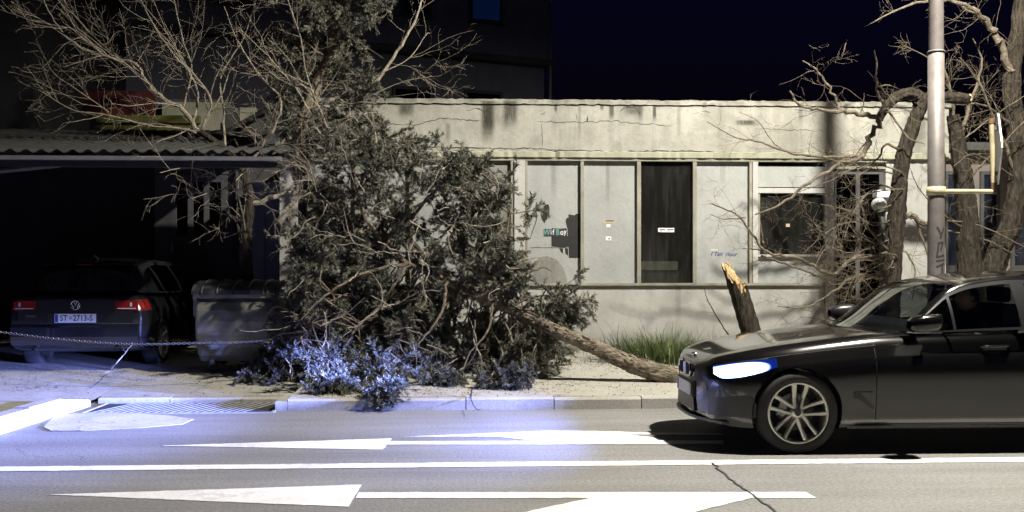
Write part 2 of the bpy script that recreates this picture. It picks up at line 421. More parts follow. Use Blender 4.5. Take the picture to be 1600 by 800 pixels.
# ------------------------------------------------------------------ ground, road, pavement
g = MB(); g.sheet([(-400, -60, -.06), (400, -60, -.06), (400, 600, -.06), (-400, 600, -.06)]).build('ground', 'ground_dirt', kind='structure')
road = MB()
road.sheet([(-90, -30, 0), (90, -30, 0), (90, 11.6, 0), (-90, 11.6, 0)])
road = road.build('road', 'asphalt', kind='structure')
def gpoly(name, pts, mat, z=.004, parent=road):
    w = [G(x, y)[:2] for x, y in pts]; q = []
    for a, b in zip(w, w[1:] + w[:1]):                     # worn, slightly uneven outline
        m = max(1, int(np.linalg.norm(b - a) / .05)) if mat == 'road_paint' else 1
        q += [tuple(a + (b - a) * i / m + (R.normal(0, .0035, 2) if i else 0)) for i in range(m)]
    return MB().prism_z(q[::-1], z - .0035, z).build(name, mat, parent, fix=True)
yl0, yl1 = G(800, 729.5)[1], G(800, 722.5)[1]
lx_ = np.linspace(-9, 9, 400); ll = MB(); ll.box(-60, -9, yl0, yl1, .0005, .004); ll.box(9, 60, yl0, yl1, .0005, .004)
ea, eb = yl0 + R.normal(0, .004, 400), yl1 + R.normal(0, .004, 400)
ll.add([(x, y, .004) for x, y in zip(lx_, ea)] + [(x, y, .004) for x, y in zip(lx_, eb)], [(i, i + 1, 401 + i, 400 + i) for i in range(399)])
me_ = ll.build('lane_line', 'road_paint', road)
gpoly('arrow_head', [(250, 697), (612, 685.5), (598, 703)], 'road_paint')
gpoly('arrow_shaft', [(606, 690), (1130, 689), (1130, 694), (603, 695)], 'road_paint', .0042)
gpoly('turn_arrow', [(628, 683), (745, 678.5), (850, 674), (930, 674), (1030, 677), (1130, 678), (1130, 680), (975, 679.3), (1010, 682.5), (1040, 688), (1040, 692), (860, 691.8), (775, 682.5)], 'road_paint', .0048)
gpoly('arrow_head', [(75, 773.5), (565, 758), (545, 792.5)], 'road_paint')
gpoly('arrow_shaft', [(560, 770), (1259, 769.5), (1276, 778.5), (556, 779)], 'road_paint', .0042)
gpoly('turn_arrow', [(640, 838), (745, 817), (930, 777.5), (1180, 772), (1172, 779.5), (1085, 801), (1000, 818), (900, 836)], 'road_paint', .0048)
cp = smooth_path([(1112, 724), (1128, 738), (1150, 756), (1168, 768), (1190, 784), (1215, 803), (1260, 840)], 5)
cp[:, 0] += R.normal(0, 1.4, len(cp))
gpoly('crack', [(x - 1.6 - .8 * R.random(), y) for x, y in cp] + [(x + 1.2 + .8 * R.random(), y) for x, y in cp[::-1]], 'ink_dark', .0065)
gpoly('concrete_patch', [(68, 668), (85, 652), (128, 645), (180, 645), (262, 650), (303, 656), (285, 664), (215, 670), (130, 674), (80, 674)], 'patch_concrete', .008)

# kerb line: slanting out at the left, set back and lowered behind the drain, then straight
YE = G(800, 640)[1]
KA, KB = G(0, 679)[:2], G(122, 641)[:2]
XL = float(KB[0]); XR = G(452, 640)[0]; YC = 8.6
def edge(x):
    if x < XL: return YC
    if x < XR: return YE + .68
    return YE
def eh(x): return .15 if x < XL else (.055 if x < XR else .125)
def gz(x, y):
    e, h = edge(x), eh(x)
    if XL - 2.6 < x < XL:                    # ramp down towards the dropped kerb
        f = (x - XL + 2.6) / 2.6; k = min(1, max(0, (y - YE + .15) / .5)); h = .15 - .095 * f * k; e = YE + .68 if y > YE else YC
        return h + (.30 - h) * min(1, max(0, (y - YE - .68) / (FY - YE - .68)))
    if x <= XL - 2.6: return h + (.30 - h) * min(1, max(0, (y - YE - .68) / (FY - YE - .68)))
    return h + (.30 - h) * min(1, max(0, (y - e) / (FY - e)))
xs = np.unique(np.concatenate([np.linspace(-40, -12, 12), np.linspace(-12, 12, 121), np.linspace(12, 40, 12), [XL - .001, XL + .001, XR - .001, XR + .001]]))
vs = np.concatenate([np.linspace(0, 1, 28), np.linspace(1.05, 8, 14)])
V = []
for x in xs:
    e = edge(x) + .13
    for v in vs:
        y = e + (FY - e) * v
        sh = 0.0
        if x < XL and y < KB[1] + .1: sh = (KA[0] + (KB[0] - KA[0]) * (y - KA[1]) / (KB[1] - KA[1]) - .10 - XL) * min(1, max(0, x - XL + 1))
        V.append((x + sh, y, gz(x, y) - .004 + .004 * math.sin(3.1 * x + 2 * y) * math.sin(1.7 * y - x)))
nv = len(vs)
pav = MB().add(V, np.array([(i * nv + j, (i + 1) * nv + j, (i + 1) * nv + j + 1, i * nv + j + 1) for i in range(len(xs) - 1) if xs[i + 1] - xs[i] > .0025 for j in range(nv - 1)])).build('pavement', 'pavement_concrete', kind='structure')
def kerb(p0, p1, h0, h1, w=.14):
    p0, p1 = np.array(p0), np.array(p1); d = (p1 - p0) / np.linalg.norm(p1 - p0); nrm = np.array([-d[1], d[0]])
    p0 = p0 + d * .005; p1 = p1 - d * .005; j = rnd.uniform(-.006, .006); b = .018
    prof = [(0, -.05), (0, None), (b, b), (w, b * 1.0)]
    V = []
    for p, h in ((p0, h0 + j), (p1, h1 + j)):
        for a, z in ((0, -.05), (-.0, h - b), (b, h), (w, h + .002), (w, -.05)):
            q = p + nrm * (a + j * .5); V.append((q[0], q[1], z))
    MB().add(V, [(0, 1, 2, 3, 4), (9, 8, 7, 6, 5)] + [(i, i + 5, (i + 1) % 5 + 5, (i + 1) % 5) for i in range(5)]).build('kerb_stone', 'kerb_concrete', pav, fix=True)
x = XR
while x < 14: kerb((x, YE), (x + .95, YE), .125, .125); x += .95
x = XL + .02
while x < XR - .02:
    x2 = min(x + .8, XR); kerb((x, YE + .68), (x2, YE + .68), .055, .055); x = x2
KD = (KB - KA) / np.linalg.norm(KB - KA); s0 = KA - KD * ((KA[1] - YC) / KD[1]); kl = np.linalg.norm(KB + KD * .30 - s0); nk = 4
for i in range(nk):
    a_, b_ = s0 + KD * kl * i / nk, s0 + KD * kl * (i + 1) / nk
    kerb(a_, b_, .165, .165 if i < nk - 1 else .075, .17)
x = s0[0]
while x > -9: kerb((x - .9, YC), (x, YC), .165, .165, .17); x -= .9
MB().prism_z([(XR - .13, YE), (XR, YE), (XR, YE + .71), (XR - .13, YE + .71)], -.05, .10).build('kerb_stone', 'kerb_concrete', pav, fix=True)

# drain with slanted bars
gx0, gx1 = G(140, 640)[0] + .05, G(430, 640)[0]
gy0, gy1 = YE - .12, YE + .62
dr = thing('drain_grate', ((gx0 + gx1) / 2, (gy0 + gy1) / 2, 0), 'long steel drain grate with slanted bars in the gutter at the dropped kerb', 'drain')
MB().box(gx0, gx1, gy0, gy1, .002, .005).build('painted_slot_shade', 'dark_inside', dr)  # shade of the slot below the bars, painted as a flat black sheet
fr = MB(); fr.box(gx0 - .03, gx1 + .03, gy0 - .03, gy0, .0, .012); fr.box(gx0 - .03, gx1 + .03, gy1, gy1 + .03, .0, .012); fr.box(gx0 - .03, gx0, gy0, gy1, .0, .012); fr.box(gx1, gx1 + .03, gy0, gy1, .0, .012)
fr.build('frame', 'cast_iron', dr)
k = 0; x = gx0 + .02
while x < gx1 - .275:
    MB().prism_z([(x, gy0), (x + .032, gy0), (x + .032 + .24, gy1), (x + .24, gy1)], .0055, .0085).build('bar', 'cast_iron', dr, fix=True)
    x += .084; k += 1

# ------------------------------------------------------------------ the abandoned shop
xl, xr = fx(437), fx(1478)
shop = thing('abandoned_shop', ((xl + xr) / 2, FY, .3), 'low abandoned shop with stained cream fascia and boarded window panels behind the fallen tree', 'building')
ZG = .22
# wall below the sill, left corner pier, right walls
dL, dR = fx(1302), fx(1384)
MB().box(xl, dL, FY, FY + .22, ZG, ZSILL).build('base_wall', 'wall_plaster', shop)
MB().box(dR, xr, FY, FY + .22, ZG, ZLIP).build('end_wall', 'wall_plaster', shop)
MB().box(xl, fx(470), FY + .0, FY + .22, ZSILL, ZLIP).build('corner_pier', 'wall_plaster', shop)
MB().box(xl, xl + .2, FY + .22, FY + 6.5, ZG, ZLIP).build('side_wall', 'wall_plaster', shop)
MB().box(xr - .2, xr, FY + .22, FY + 6.5, ZG, ZLIP).build('side_wall', 'wall_plaster', shop)
MB().box(xl + .2, xr - .2, FY + 3.6, FY + 3.8, ZG, ZLIP).build('back_wall', 'dark_inside', shop)
MB().box(xl + .2, xr - .2, FY + .22, FY + 3.6, ZG, ZG + .1).build('inside_floor', 'dark_inside', shop)
MB().box(xl - .05, xr + .05, FY + .3, FY + 6.5, ZLIP + .02, ZLIP + .2).build('roof', 'dark_inside', shop)
# fascia: upper field, thin projecting cap with a ragged lower edge, lip above the windows
zc = fz(165)
f_ = MB().bbox(xl - .06, xr + .03, FY - .03, FY + .3, ZLIP + .01, zc, .004).build('fascia', 'fascia_plaster', shop)
# cap: a strip whose front edge is chipped
n = 160; X = np.linspace(xl - .09, xr + .06, n); zt = ZTOP + R.normal(0, .004, n); zb = zc + .003 + np.clip(R.normal(0, .006, n), -.002, .02)
yf = FY - .06 + np.abs(R.normal(0, .006, n))
V = np.stack([np.stack([X, yf, zb], 1), np.stack([X, yf, zt - .01], 1), np.stack([X, yf + .02, zt], 1), np.stack([X, np.full(n, FY + .3), zt], 1), np.stack([X, np.full(n, FY + .3), zb], 1)], 1)
MB().add(V, np.array([(i * 5 + j, i * 5 + (j + 1) % 5, (i + 1) * 5 + (j + 1) % 5, (i + 1) * 5 + j) for i in range(n - 1) for j in range(5)])).build('parapet_cap', 'fascia_plaster', shop, fix=True)
zt = ZLIP + .006 + np.clip(R.normal(0, .006, n), -.004, .004)
yf = FY - .075 + np.abs(R.normal(0, .012, n)) * (R.random(n) < .6); zb = np.full(n, ZHEAD + .02)
V = np.stack([np.stack([X, yf + .01, zb], 1), np.stack([X, yf, zb + .01], 1), np.stack([X, yf, zt - .015], 1), np.stack([X, yf + .03, zt], 1), np.stack([X, np.full(n, FY + .25), zt], 1), np.stack([X, np.full(n, FY + .25), zb], 1)], 1)
MB().add(V, np.array([(i * 6 + j, i * 6 + (j + 1) % 6, (i + 1) * 6 + (j + 1) % 6, (i + 1) * 6 + j) for i in range(n - 1) for j in range(6)])).build('ledge', 'ledge_plaster', shop, fix=True)
def crack(pts, w, y, parent=shop, jit=1.6):
    q = []
    for (a, b) in zip(pts[:-1], pts[1:]):
        m = max(2, int(math.dist(a, b) / 5))
        for i in range(m): q.append((a[0] + (b[0] - a[0]) * i / m + rnd.uniform(-1, 1), a[1] + (b[1] - a[1]) * i / m + rnd.uniform(-jit, jit)))
    q.append(pts[-1]); t = np.array([(fx(a), fz(b)) for a, b in q]); d = np.gradient(t, axis=0); d /= np.linalg.norm(d, axis=1)[:, None] + 1e-9
    nn = np.stack([-d[:, 1], d[:, 0]], 1); ww = (w * (.35 + .9 * R.random(len(t))))[:, None]; ww[0] = ww[-1] = w * .1
    A, B = t + nn * ww / 2, t - nn * ww / 2
    V = [(a[0], y, a[1]) for a in A] + [(b[0], y, b[1]) for b in B]; m = len(t)
    MB().add(V, [(i, i + 1, m + i + 1, m + i) for i in range(m - 1)]).build('crack', 'ink_dark', parent)
yc = FY - .033
crack([(590, 196), (650, 198), (690, 186), (715, 189), (750, 190)], .011, yc)
crack([(728, 175), (748, 172), (756, 178)], .014, yc); crack([(840, 191), (890, 193), (960, 190), (1050, 197)], .009, yc)
crack([(968, 178), (975, 168), (992, 167), (1000, 180)], .018, yc); crack([(900, 178), (902, 190)], .02, yc, jit=.5); crack([(917, 182), (918, 192)], .022, yc, jit=.5)
crack([(846, 195), (848, 232)], .008, yc); crack([(843, 180), (853, 176)], .02, yc); crack([(1095, 173), (1110, 176)], .012, yc); crack([(1240, 170), (1300, 172)], .008, yc); crack([(1180, 200), (1290, 203)], .006, yc)
crack([(590, 233), (700, 232), (760, 234), (830, 233), (880, 236), (960, 237), (1060, 236), (1150, 238), (1290, 239), (1440, 240)], .014, yc, jit=1.0)
# window band: sill, head, posts
MB().bbox(xl + .3, dL, FY - .05, FY + .16, ZSILL - .0, ZSILL + .035, .006).build('sill', 'old_frame', shop)
MB().box(fx(470), dR, FY - .04, FY + .12, ZHEAD - .02, ZHEAD + .018).build('head_rail', 'old_frame', shop)
def post(p0, p1, mat='old_frame', y0=-.035, z0=None):
    MB().bbox(fx(p0), fx(p1), FY + y0, FY + .10, (z0 or ZSILL + .036), ZHEAD - .021, .004).build('post', mat, shop)
post(803.5, 820, 'white_post', -.06)
for a, b in ((907, 912), (995, 1001), (1082, 1088), (1170, 1174.5), (798, 803), (820.5, 824)): post(a, b)
post(1175, 1183, 'white_post', -.05); post(1289, 1301, 'white_post', -.05, ZG)
for a, b in ((555, 561), (640, 646), (724, 730), (470.5, 475)): post(a, b)
def panel(p0, p1, y0, y1, mat, nm='panel', off=.03):
    return MB().bbox(fx(p0), fx(p1), FY + off, FY + off + .03, fz(y1), fz(y0), .003).build(nm, mat, shop)
for p0, p1, m_ in ((475, 555, 'panel_paint'), (561, 640, 'panel_paint'), (646, 724, 'panel_paint'), (730, 798, 'dirty_panel')):
    panel(p0, p1, 251.5, 443, m_)
pA = panel(824, 907, 251.5, 443, 'panel_paint'); pB = panel(912, 995, 251.5, 443, 'panel_paint'); pD = panel(1088, 1170, 251.5, 443, 'panel_paint')
gC = panel(1001, 1082, 251.5, 443, 'window_glass', 'window_pane')
panel(1183, 1289, 258, 291, 'panel_paint', 'transom_panel'); gW = panel(1187, 1287, 302, 397, 'window_glass', 'window_pane'); panel(1183, 1289, 401, 443, 'panel_paint')
MB().box(fx(1183), fx(1289), FY - .03, FY + .09, fz(301), fz(293)).build('transom_rail', 'white_post', shop)
MB().box(fx(1183), fx(1289), FY - .03, FY + .09, fz(401), fz(397.5)).build('window_rail', 'white_post', shop)
MB().box(fx(1183), fx(1187), FY - .02, FY + .09, fz(397), fz(301)).build('window_stile', 'old_frame', shop)
# what shows behind the dirty panes
MB().bbox(fx(1003), fx(1066), FY + .30, FY + .9, fz(422), fz(408), .01).build('counter_top', 'shelf_wood', shop)
MB().box(fx(1006), fx(1075), FY + .34, FY + .85, fz(460), fz(423)).build('counter_front', 'dirty_panel', shop)
MB().prism_y([(fx(1187), fz(345)), (fx(1230), fz(302)), (fx(1187), fz(302))], FY + .10, FY + .11).build('torn_curtain', 'dirty_panel', shop)
MB().prism_y([(fx(1235), fz(397)), (fx(1238), fz(372)), (fx(1262), fz(365)), (fx(1266), fz(397))], FY + .5, FY + .7).build('inside_crate', 'black_film', shop)
MB().bbox(fx(1229), fx(1235), FY + .026, FY + .0295, fz(354), fz(349), .002).build('sticker', 'sticker_tan', gW)
# doorway with a dark glazed leaf
MB().box(dL, dR, FY + .02, FY + .10, fz(262), ZHEAD - .021).build('door_lintel', 'old_frame', shop)
dm = (dL + dR) / 2
door = MB(); z0, z1 = ZG + .02, fz(262.5)
for a, b in ((dL + .005, dL + .07), (dR - .07, dR - .005), (dm - .03, dm + .03)): door.box(a, b, FY + .06, FY + .11, z0, z1)
for a, b in ((z0, z0 + .25), (z1 - .07, z1), (fz(400) - .03, fz(400) + .03)): door.box(dL + .07, dm - .03, FY + .062, FY + .108, a, b); door.box(dm + .03, dR - .07, FY + .062, FY + .108, a, b)
door = door.build('door', 'grey_render', shop)
MB().box(dL + .07, dm - .03, FY + .08, FY + .088, z0 + .25, z1 - .07).build('pane', 'dark_glass', door)
MB().box(dm + .03, dR - .07, FY + .08, FY + .088, z0 + .25, z1 - .07).build('pane', 'dark_glass', door)
# peeled film, sign strip, stickers, lettering
def film(pts, par, y=FY + .027, nm='peeled_film', mat='black_film'):
    return MB().prism_y([(fx(a), fz(b)) for a, b in pts], y, y + .0025).build(nm, mat, par, fix=True)
film([(850, 317), (853, 320), (857, 319), (859, 325), (858.5, 335), (855, 343), (852, 346), (851.5, 349), (849.5, 347), (846.5, 342), (845.5, 335), (848, 334.5), (847.5, 329), (849.5, 328), (849.5, 323), (851, 322)], pA)
film([(888.5, 335), (899, 336.5), (900, 334), (906.5, 334), (906.5, 403), (889, 403), (889, 386), (877, 386.5), (862, 385), (862, 369.5), (887.5, 369), (887.5, 360), (884, 345), (886, 340.5), (888.5, 340.5)], pA)
film([(874, 388), (880, 388), (880, 396), (877, 394)], pA); film([(883, 388), (888, 388), (888, 400), (884, 396)], pA)
film([(833, 443), (834, 415), (843, 402), (856, 400), (870, 406), (880, 418), (885, 432), (887, 443)], pA, FY + .028, 'grey_smear', 'dirty_panel')
crack([(826, 387), (862, 387), (888, 387)], .008, FY + .0275, pA, .3)
sg = film([(849.8, 358.5), (852, 357.5), (862, 358), (863, 356.5), (875, 357.5), (884, 356.5), (886.5, 358), (886.5, 369), (850, 369.5)], pA, FY + .0245, 'name_strip', 'ink_dark')
for ch, px_, m_, s_ in (('W', 854.6, 'ink_teal', .12), ('i', 861.2, 'sticker_white', .10), ('f', 864.8, 'sticker_white', .11), ('B', 871.5, 'ink_teal', .12), ('o', 878.2, 'sticker_white', .115), ('y', 883.2, 'sticker_white', .11)):
    text('letter', ch, s_, m_, sg, (fx(px_), FY + .0235, fz(363.2 if ch != 'y' else 362.2)), FRONT, bold=.004 if m_ == 'ink_teal' else .001, sx=.8)
def st(par, x0, x1, y0, y1, mat, nm='sticker', y=FY + .0265):
    return MB().bbox(fx(x0), fx(x1), y, y + .003, fz(y1), fz(y0), .001).build(nm, mat, par)
st(pB, 942, 960, 343, 348.5, 'sticker_tan'); st(pB, 946.5, 959.5, 343.8, 346, 'ink_brown', 'print', FY + .0255)
st(pB, 948, 954, 350.5, 355, 'sticker_white'); st(pB, 947, 955.5, 369.5, 375.5, 'sticker_white')
MB().prism_y([(fx(950), fz(373.5)), (fx(953.5), fz(370.5)), (fx(953), fz(374.5))], FY + .0255, FY + .0263).build('print', 'ink_dark', pB, fix=True)
s_ = st(gC, 1029, 1054, 356, 362.5, 'sticker_white')
for a, b in ((1030.5, 1040), (1043, 1053)):
    st(gC, a, b, 357.8, 359.6, 'ink_dark', 'print', FY + .0255); st(gC, a + 1, b - 5, 360.6, 361.4, 'ink_dark', 'print', FY + .0255)
text('lettering', 'f Tan', .085, 'ink_navy', pD, (fx(1120), FY + .0285, fz(397)), FRONT, .35, .002); text('lettering', 'rlour', .085, 'ink_navy', pD, (fx(1143), FY + .0285, fz(397.5)), FRONT, .35, .002)
MB().box(fx(1111), fx(1122), FY + .027, FY + .0295, fz(390.8), fz(390)).build('scratch', 'sticker_white', pD)

# globe lamp beside the doorway
wl = thing('wall_lamp', (fx(1372), FY, fz(310)), 'small white globe lamp with square bracket on the wall by the dark doorway', 'lamp')
MB().bbox(fx(1384), fx(1392), FY - .03, FY - .002, fz(312), fz(296), .005).build('bracket', 'sticker_white', wl)
MB().bbox(fx(1362), fx(1386), FY - .20, FY - .031, fz(308), fz(297), .006).build('hood', 'sticker_white', wl)
a = np.linspace(-math.pi / 2, math.pi / 2, 12); rr = .11
MB().lathe([(max(.001, rr * math.cos(t)), rr * math.sin(t)) for t in a], (fx(1366), FY - .17, fz(320)), 'z', 20).build('globe', 'bulb_white', wl, smooth=True)

# ------------------------------------------------------------------ buildings behind and beside
def win(par, x0, x1, z0, z1, y, pane='dark_glass', frame='grey_render', fr=.06, back=None):
    f = MB(); f.box(x0, x0 + fr, y - .03, y + .02, z0, z1); f.box(x1 - fr, x1, y - .03, y + .02, z0, z1); f.box(x0 + fr, x1 - fr, y - .03, y + .02, z0, z0 + fr); f.box(x0 + fr, x1 - fr, y - .03, y + .02, z1 - fr, z1)
    w = f.build('window', frame, par)
    MB().box(x0 + fr, x1 - fr, y - .008, y - .003, z0 + fr, z1 - fr).build('pane', pane, w)
    if back: MB().box(x0 + fr, x1 - fr, y + .001, y + .004, z0 + fr, z1 - fr).build('pane_backing', back, w)
    MB().box(x0 - .06, x1 + .06, y - .10, y - .031, z0 - .06, z0 - .005).build('sill', frame, w)
    return w
# apartment block, turned 22 degrees, its right corner at pixel column 850
ang = math.radians(22); Yb = 29.0; c0 = P(850, 400, Yb); c0[2] = .3
ap = thing('apartment_building', tuple(c0), 'dark grey apartment block rising behind the low shop roof with a projecting floor ledge', 'building', rz=ang, world=False)
zled = P(850, 106, Yb)[2]
MB().box(-22, 0, 0, 9, 0, zled - .3).build('lower_wall', 'dark_render', ap)
MB().box(-22, .0, -.28, 9, zled - .12, zled + 12).build('upper_wall', 'dark_render', ap)
MB().box(-22.1, .16, -.36, 9.1, zled - .30, zled - .12).build('ledge', 'grey_render', ap)
MB().box(-22.2, .3, -.6, 9.3, zled + 12, zled + 12.3).build('roof', 'grey_render', ap)
MB().tube([(.05, -.30, .1), (.05, -.32, zled + 12)], .05, 8).build('downpipe', 'gutter_white', ap)
def apx(px):                                  # pixel column -> local x on the facade
    a, b, _ = ray(px, 400); d = np.array([math.cos(ang), math.sin(ang)])
    M = np.array([[a, -d[0]], [b, -d[1]]]); t, s = np.linalg.solve(M, c0[:2]); return s, t
for (a, b, ya, yb, pn, bk) in ((727, 778, -120, 40, 'window_glass', 'blue_room'), (620, 668, -120, 30, 'dark_glass', None), (612, 676, 136, 175, 'dark_glass', None), (724, 784, 142, 180, 'dark_glass', None), (470, 520, -120, 20, 'dark_glass', None), (330, 385, -130, 10, 'dark_glass', None), (190, 245, -140, 0, 'dark_glass', None)):
    (xa, ta), (xb, tb) = apx(a), apx(b); t = (ta + tb) / 2
    zz = [CAMZ - .3 + (HOR - y) / F * t for y in (yb, ya)]
    up = ya < 50
    win(ap, xa, xb, zz[0], zz[1], -.33 if up else -.05, pn, 'grey_render', .09, bk)
for zz in (zled + 6.2, zled + 9.3):
    for xx in (-3.5, -8, -12.5, -17): win(ap, xx, xx + 1.2, zz, zz + 1.5, -.33, 'dark_glass', 'grey_render', .09)
# dark house at the far left and the yard house behind the carport
bl = thing('dark_house', (-13.5, 20, .3), 'unlit black house wall at the left edge above the carport', 'building')
xq = PX(52, 19.5)
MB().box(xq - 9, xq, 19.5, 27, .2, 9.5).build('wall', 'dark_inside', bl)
MB().prism_x([(19.2, 9.5), (27.3, 9.5), (23.2, 11.6)], xq - 9.3, xq + .3).build('roof', 'roof_sheet', bl)
win(bl, xq - 3.0, xq - 1.9, 5.2, 6.8, 19.45); win(bl, xq - 3.0, xq - 1.9, 2.0, 3.6, 19.45)
yh = thing('yard_house', (-5.5, 17.2, .3), 'dim grey house wall with a three-pane door in the shade of the carport', 'building')
HY = 17.2
hx0, hx1 = PX(-60, HY), xl - .05
d0, d1 = PX(241, HY), PX(362, HY)
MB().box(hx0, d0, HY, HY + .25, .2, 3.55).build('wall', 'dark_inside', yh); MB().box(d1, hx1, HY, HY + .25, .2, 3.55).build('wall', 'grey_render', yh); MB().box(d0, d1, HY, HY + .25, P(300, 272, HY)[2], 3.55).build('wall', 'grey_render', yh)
MB().box(hx0, hx1, HY + .25, HY + 3, 3.3, 3.5).build('roof', 'roof_sheet', yh)
zp = lambda y: P(300, y, HY)[2]
dd = MB(); dd.box(d0, PX(275, HY), HY + .02, HY + .09, .3, zp(273)); dd.box(PX(345, HY), d1, HY + .02, HY + .09, .3, zp(273)); dd.box(PX(275, HY), PX(345, HY), HY + .02, HY + .09, .3, zp(368)); dd.box(PX(275, HY), PX(345, HY), HY + .02, HY + .09, zp(284), zp(273))
dd.box(PX(293, HY), PX(301, HY), HY + .02, HY + .09, zp(368), zp(284)); dd.box(PX(318, HY), PX(326, HY), HY + .02, HY + .09, zp(368), zp(284))
dd = dd.build('door', 'door_white', yh)
for a, b in ((275, 293), (301, 318), (326, 345)): MB().box(PX(a, HY), PX(b, HY), HY + .05, HY + .056, zp(368), zp(284)).build('pane', 'dark_glass', dd)
MB().box(PX(268, HY), PX(272, HY), HY - .03, HY + .02, zp(395), zp(380)).build('handle', 'chrome', dd)
bw = thing('blue_partition', (PX(415, 15.9), 15.9, .3), 'narrow blue-grey board partition beside the shop corner pier', 'partition')
x0 = PX(393, 15.9)
for i in range(3):
    w_ = (xl - .03 - x0) / 3; MB().bbox(x0 + i * w_, x0 + (i + 1) * w_ - .012, 15.9 + .01 * (i % 2), 15.95 + .01 * (i % 2), .25, P(415, 285, 15.9)[2], .004).build('board', 'blue_board', bw)
MB().box(x0, xl - .03, 15.97, 16.03, 1.3, 1.42).build('rail', 'grey_render', bw)
# kiosk boards above the carport
KY = 17.6
kb = thing('kiosk', (PX(220, KY), KY, .3), 'small kiosk with dark red upper board and mustard yellow boards showing above the carport roof', 'kiosk')
MB().bbox(PX(128, KY), PX(240, KY), KY, KY + .12, P(200, 179, KY)[2], P(200, 142, KY)[2], .01).build('red_board', 'red_board', kb)
MB().bbox(PX(151, KY), PX(312, KY), KY - .03, KY + .09, P(200, 192, KY)[2], P(200, 180, KY)[2], .01).build('yellow_board', 'yellow_board', kb)
MB().bbox(PX(150, KY), PX(310, KY), KY - .05, KY + .07, P(200, 212, KY)[2], P(200, 196, KY)[2], .01).build('yellow_board', 'yellow_board', kb)
MB().box(PX(250, KY), PX(345, KY), KY + .12, KY + .3, 3.5, P(200, 157, KY)[2]).build('cream_wall', 'ledge_plaster', kb)
MB().box(PX(130, KY), PX(345, KY), KY + .3, KY + 2.2, 3.5, P(200, 150, KY)[2]).build('box', 'grey_render', kb)
MB().box(PX(230, KY), PX(250, KY), KY + .1, KY + .25, .3, P(200, 212, KY)[2]).build('leg', 'yellow_board', kb)
# low lean-to roof between kiosk and shop
lr = thing('lean_to_roof', (PX(400, 16.6), 16.6, 3.3), 'dark sloping lean-to roof beside the left end of the shop fascia', 'roof')
A_, B_, C_, D_ = P(358, 214, 16.6), P(437, 168, 16.6), P(437, 225, 16.6), P(358, 226, 16.6)
MB().prism_y([(q[0], q[2]) for q in (A_, B_, C_, D_)], 16.6, 17.05).build('gable', 'grey_render', lr, fix=True)
MB().prism_y([(q[0], q[2]) for q in (A_ + [-.15, 0, -.05], B_ + [.0, 0, .02], B_ + [.0, 0, .10], A_ + [-.15, 0, .03])], 16.45, 17.3).build('roof_board', 'roof_sheet', lr, fix=True)
MB().box(PX(365, 16.9), PX(437, 16.9), 17.06, 17.25, .3, C_[2]).build('wall', 'grey_render', lr)
MB().box(PX(371, 17.1), PX(396, 17.1), 17.3, 17.4, 3.4, P(380, 165, 17.1)[2]).build('cream_wall', 'ledge_plaster', lr)

# carport: wavy sheets, gutter, rafters, posts
CYF = 11.75
cpz = P(200, 247, CYF)[2]
cp_ = thing('carport', (-6.5, 15, .25), 'carport with corrugated roof sheets and pale gutter over the parked car', 'carport')
cx0, cx1 = -13.0, PX(441, CYF)
def sheet_roof(x0, x1, y0, y1, z0, z1):
    nx = int((x1 - x0) / .022); X = np.linspace(x0, x1, nx); zz = .022 * np.sin(X * 2 * np.pi / .176)
    V = [];
    for (yy, z_) in ((y0, z0), (y1, z1)):
        for dz in (0, .006): V.append(np.stack([X, np.full(nx, yy), z_ + zz + dz], 1))
    V = np.concatenate(V)
    a, b, c, d = 0, nx, 2 * nx, 3 * nx; i = np.arange(nx - 1)
    Q = np.concatenate([np.stack([i + a, i + a + 1, i + c + 1, i + c], 1), np.stack([i + b, i + d, i + d + 1, i + b + 1], 1), np.stack([i + a, i + b, i + b + 1, i + a + 1], 1)])
    return MB().add(V, Q)
RS = (3.82 - cpz - .07) / (17.05 - CYF)
k = 0; x = cx0; cut = PX(335, 13)
while x < cx1:
    x2 = min(x + .97, cx1); ye = 17.05 if x2 < cut else CYF + .9
    sheet_roof(x, x2 + .06 if x2 < cx1 else x2, CYF - .05, ye, cpz + .07 + .004 * (k % 2), cpz + .07 + RS * (ye - CYF) + .004 * (k % 2)).build('roof_sheet', 'roof_sheet', cp_, smooth=True); x = x2; k += 1
MB().prism_x([(CYF - .10, cpz - .03), (CYF - .02, cpz - .03), (CYF - .02, cpz + .02), (CYF - .035, cpz + .02), (CYF - .035, cpz - .015), (CYF - .085, cpz - .015), (CYF - .085, cpz + .015), (CYF - .10, cpz + .015)], cx0, cx1).build('gutter', 'gutter_white', cp_, fix=True)
MB().box(cx0, cx1, CYF, CYF + .08, cpz - .10, cpz - .0).build('front_beam', 'dark_timber', cp_)
for xx in np.arange(cx0 + .3, cx1, 1.15):
    ye = 17.0 if xx < cut - .1 else CYF + .85; zr_ = lambda y: cpz + RS * (y - CYF)
    MB().prism_x([(CYF + .081, zr_(CYF) - .10), (CYF + .081, zr_(CYF) + .02), (ye, zr_(ye) + .02), (ye, zr_(ye) - .10)], xx, xx + .07).build('rafter', 'dark_timber', cp_, fix=True)
for xx, yy in ((PX(-60, CYF), CYF), (PX(466, 12.6), 12.6)):
    MB().box(xx, xx + .09, yy, yy + .09, .15, cpz - .141).build('post', 'dark_timber', cp_)
MB().tube([(PX(-20, CYF), CYF + .06, P(0, 268, CYF)[2]), (PX(90, CYF), CYF + .06, cpz - .08)], .03, 6).build('brace', 'grey_render', cp_)

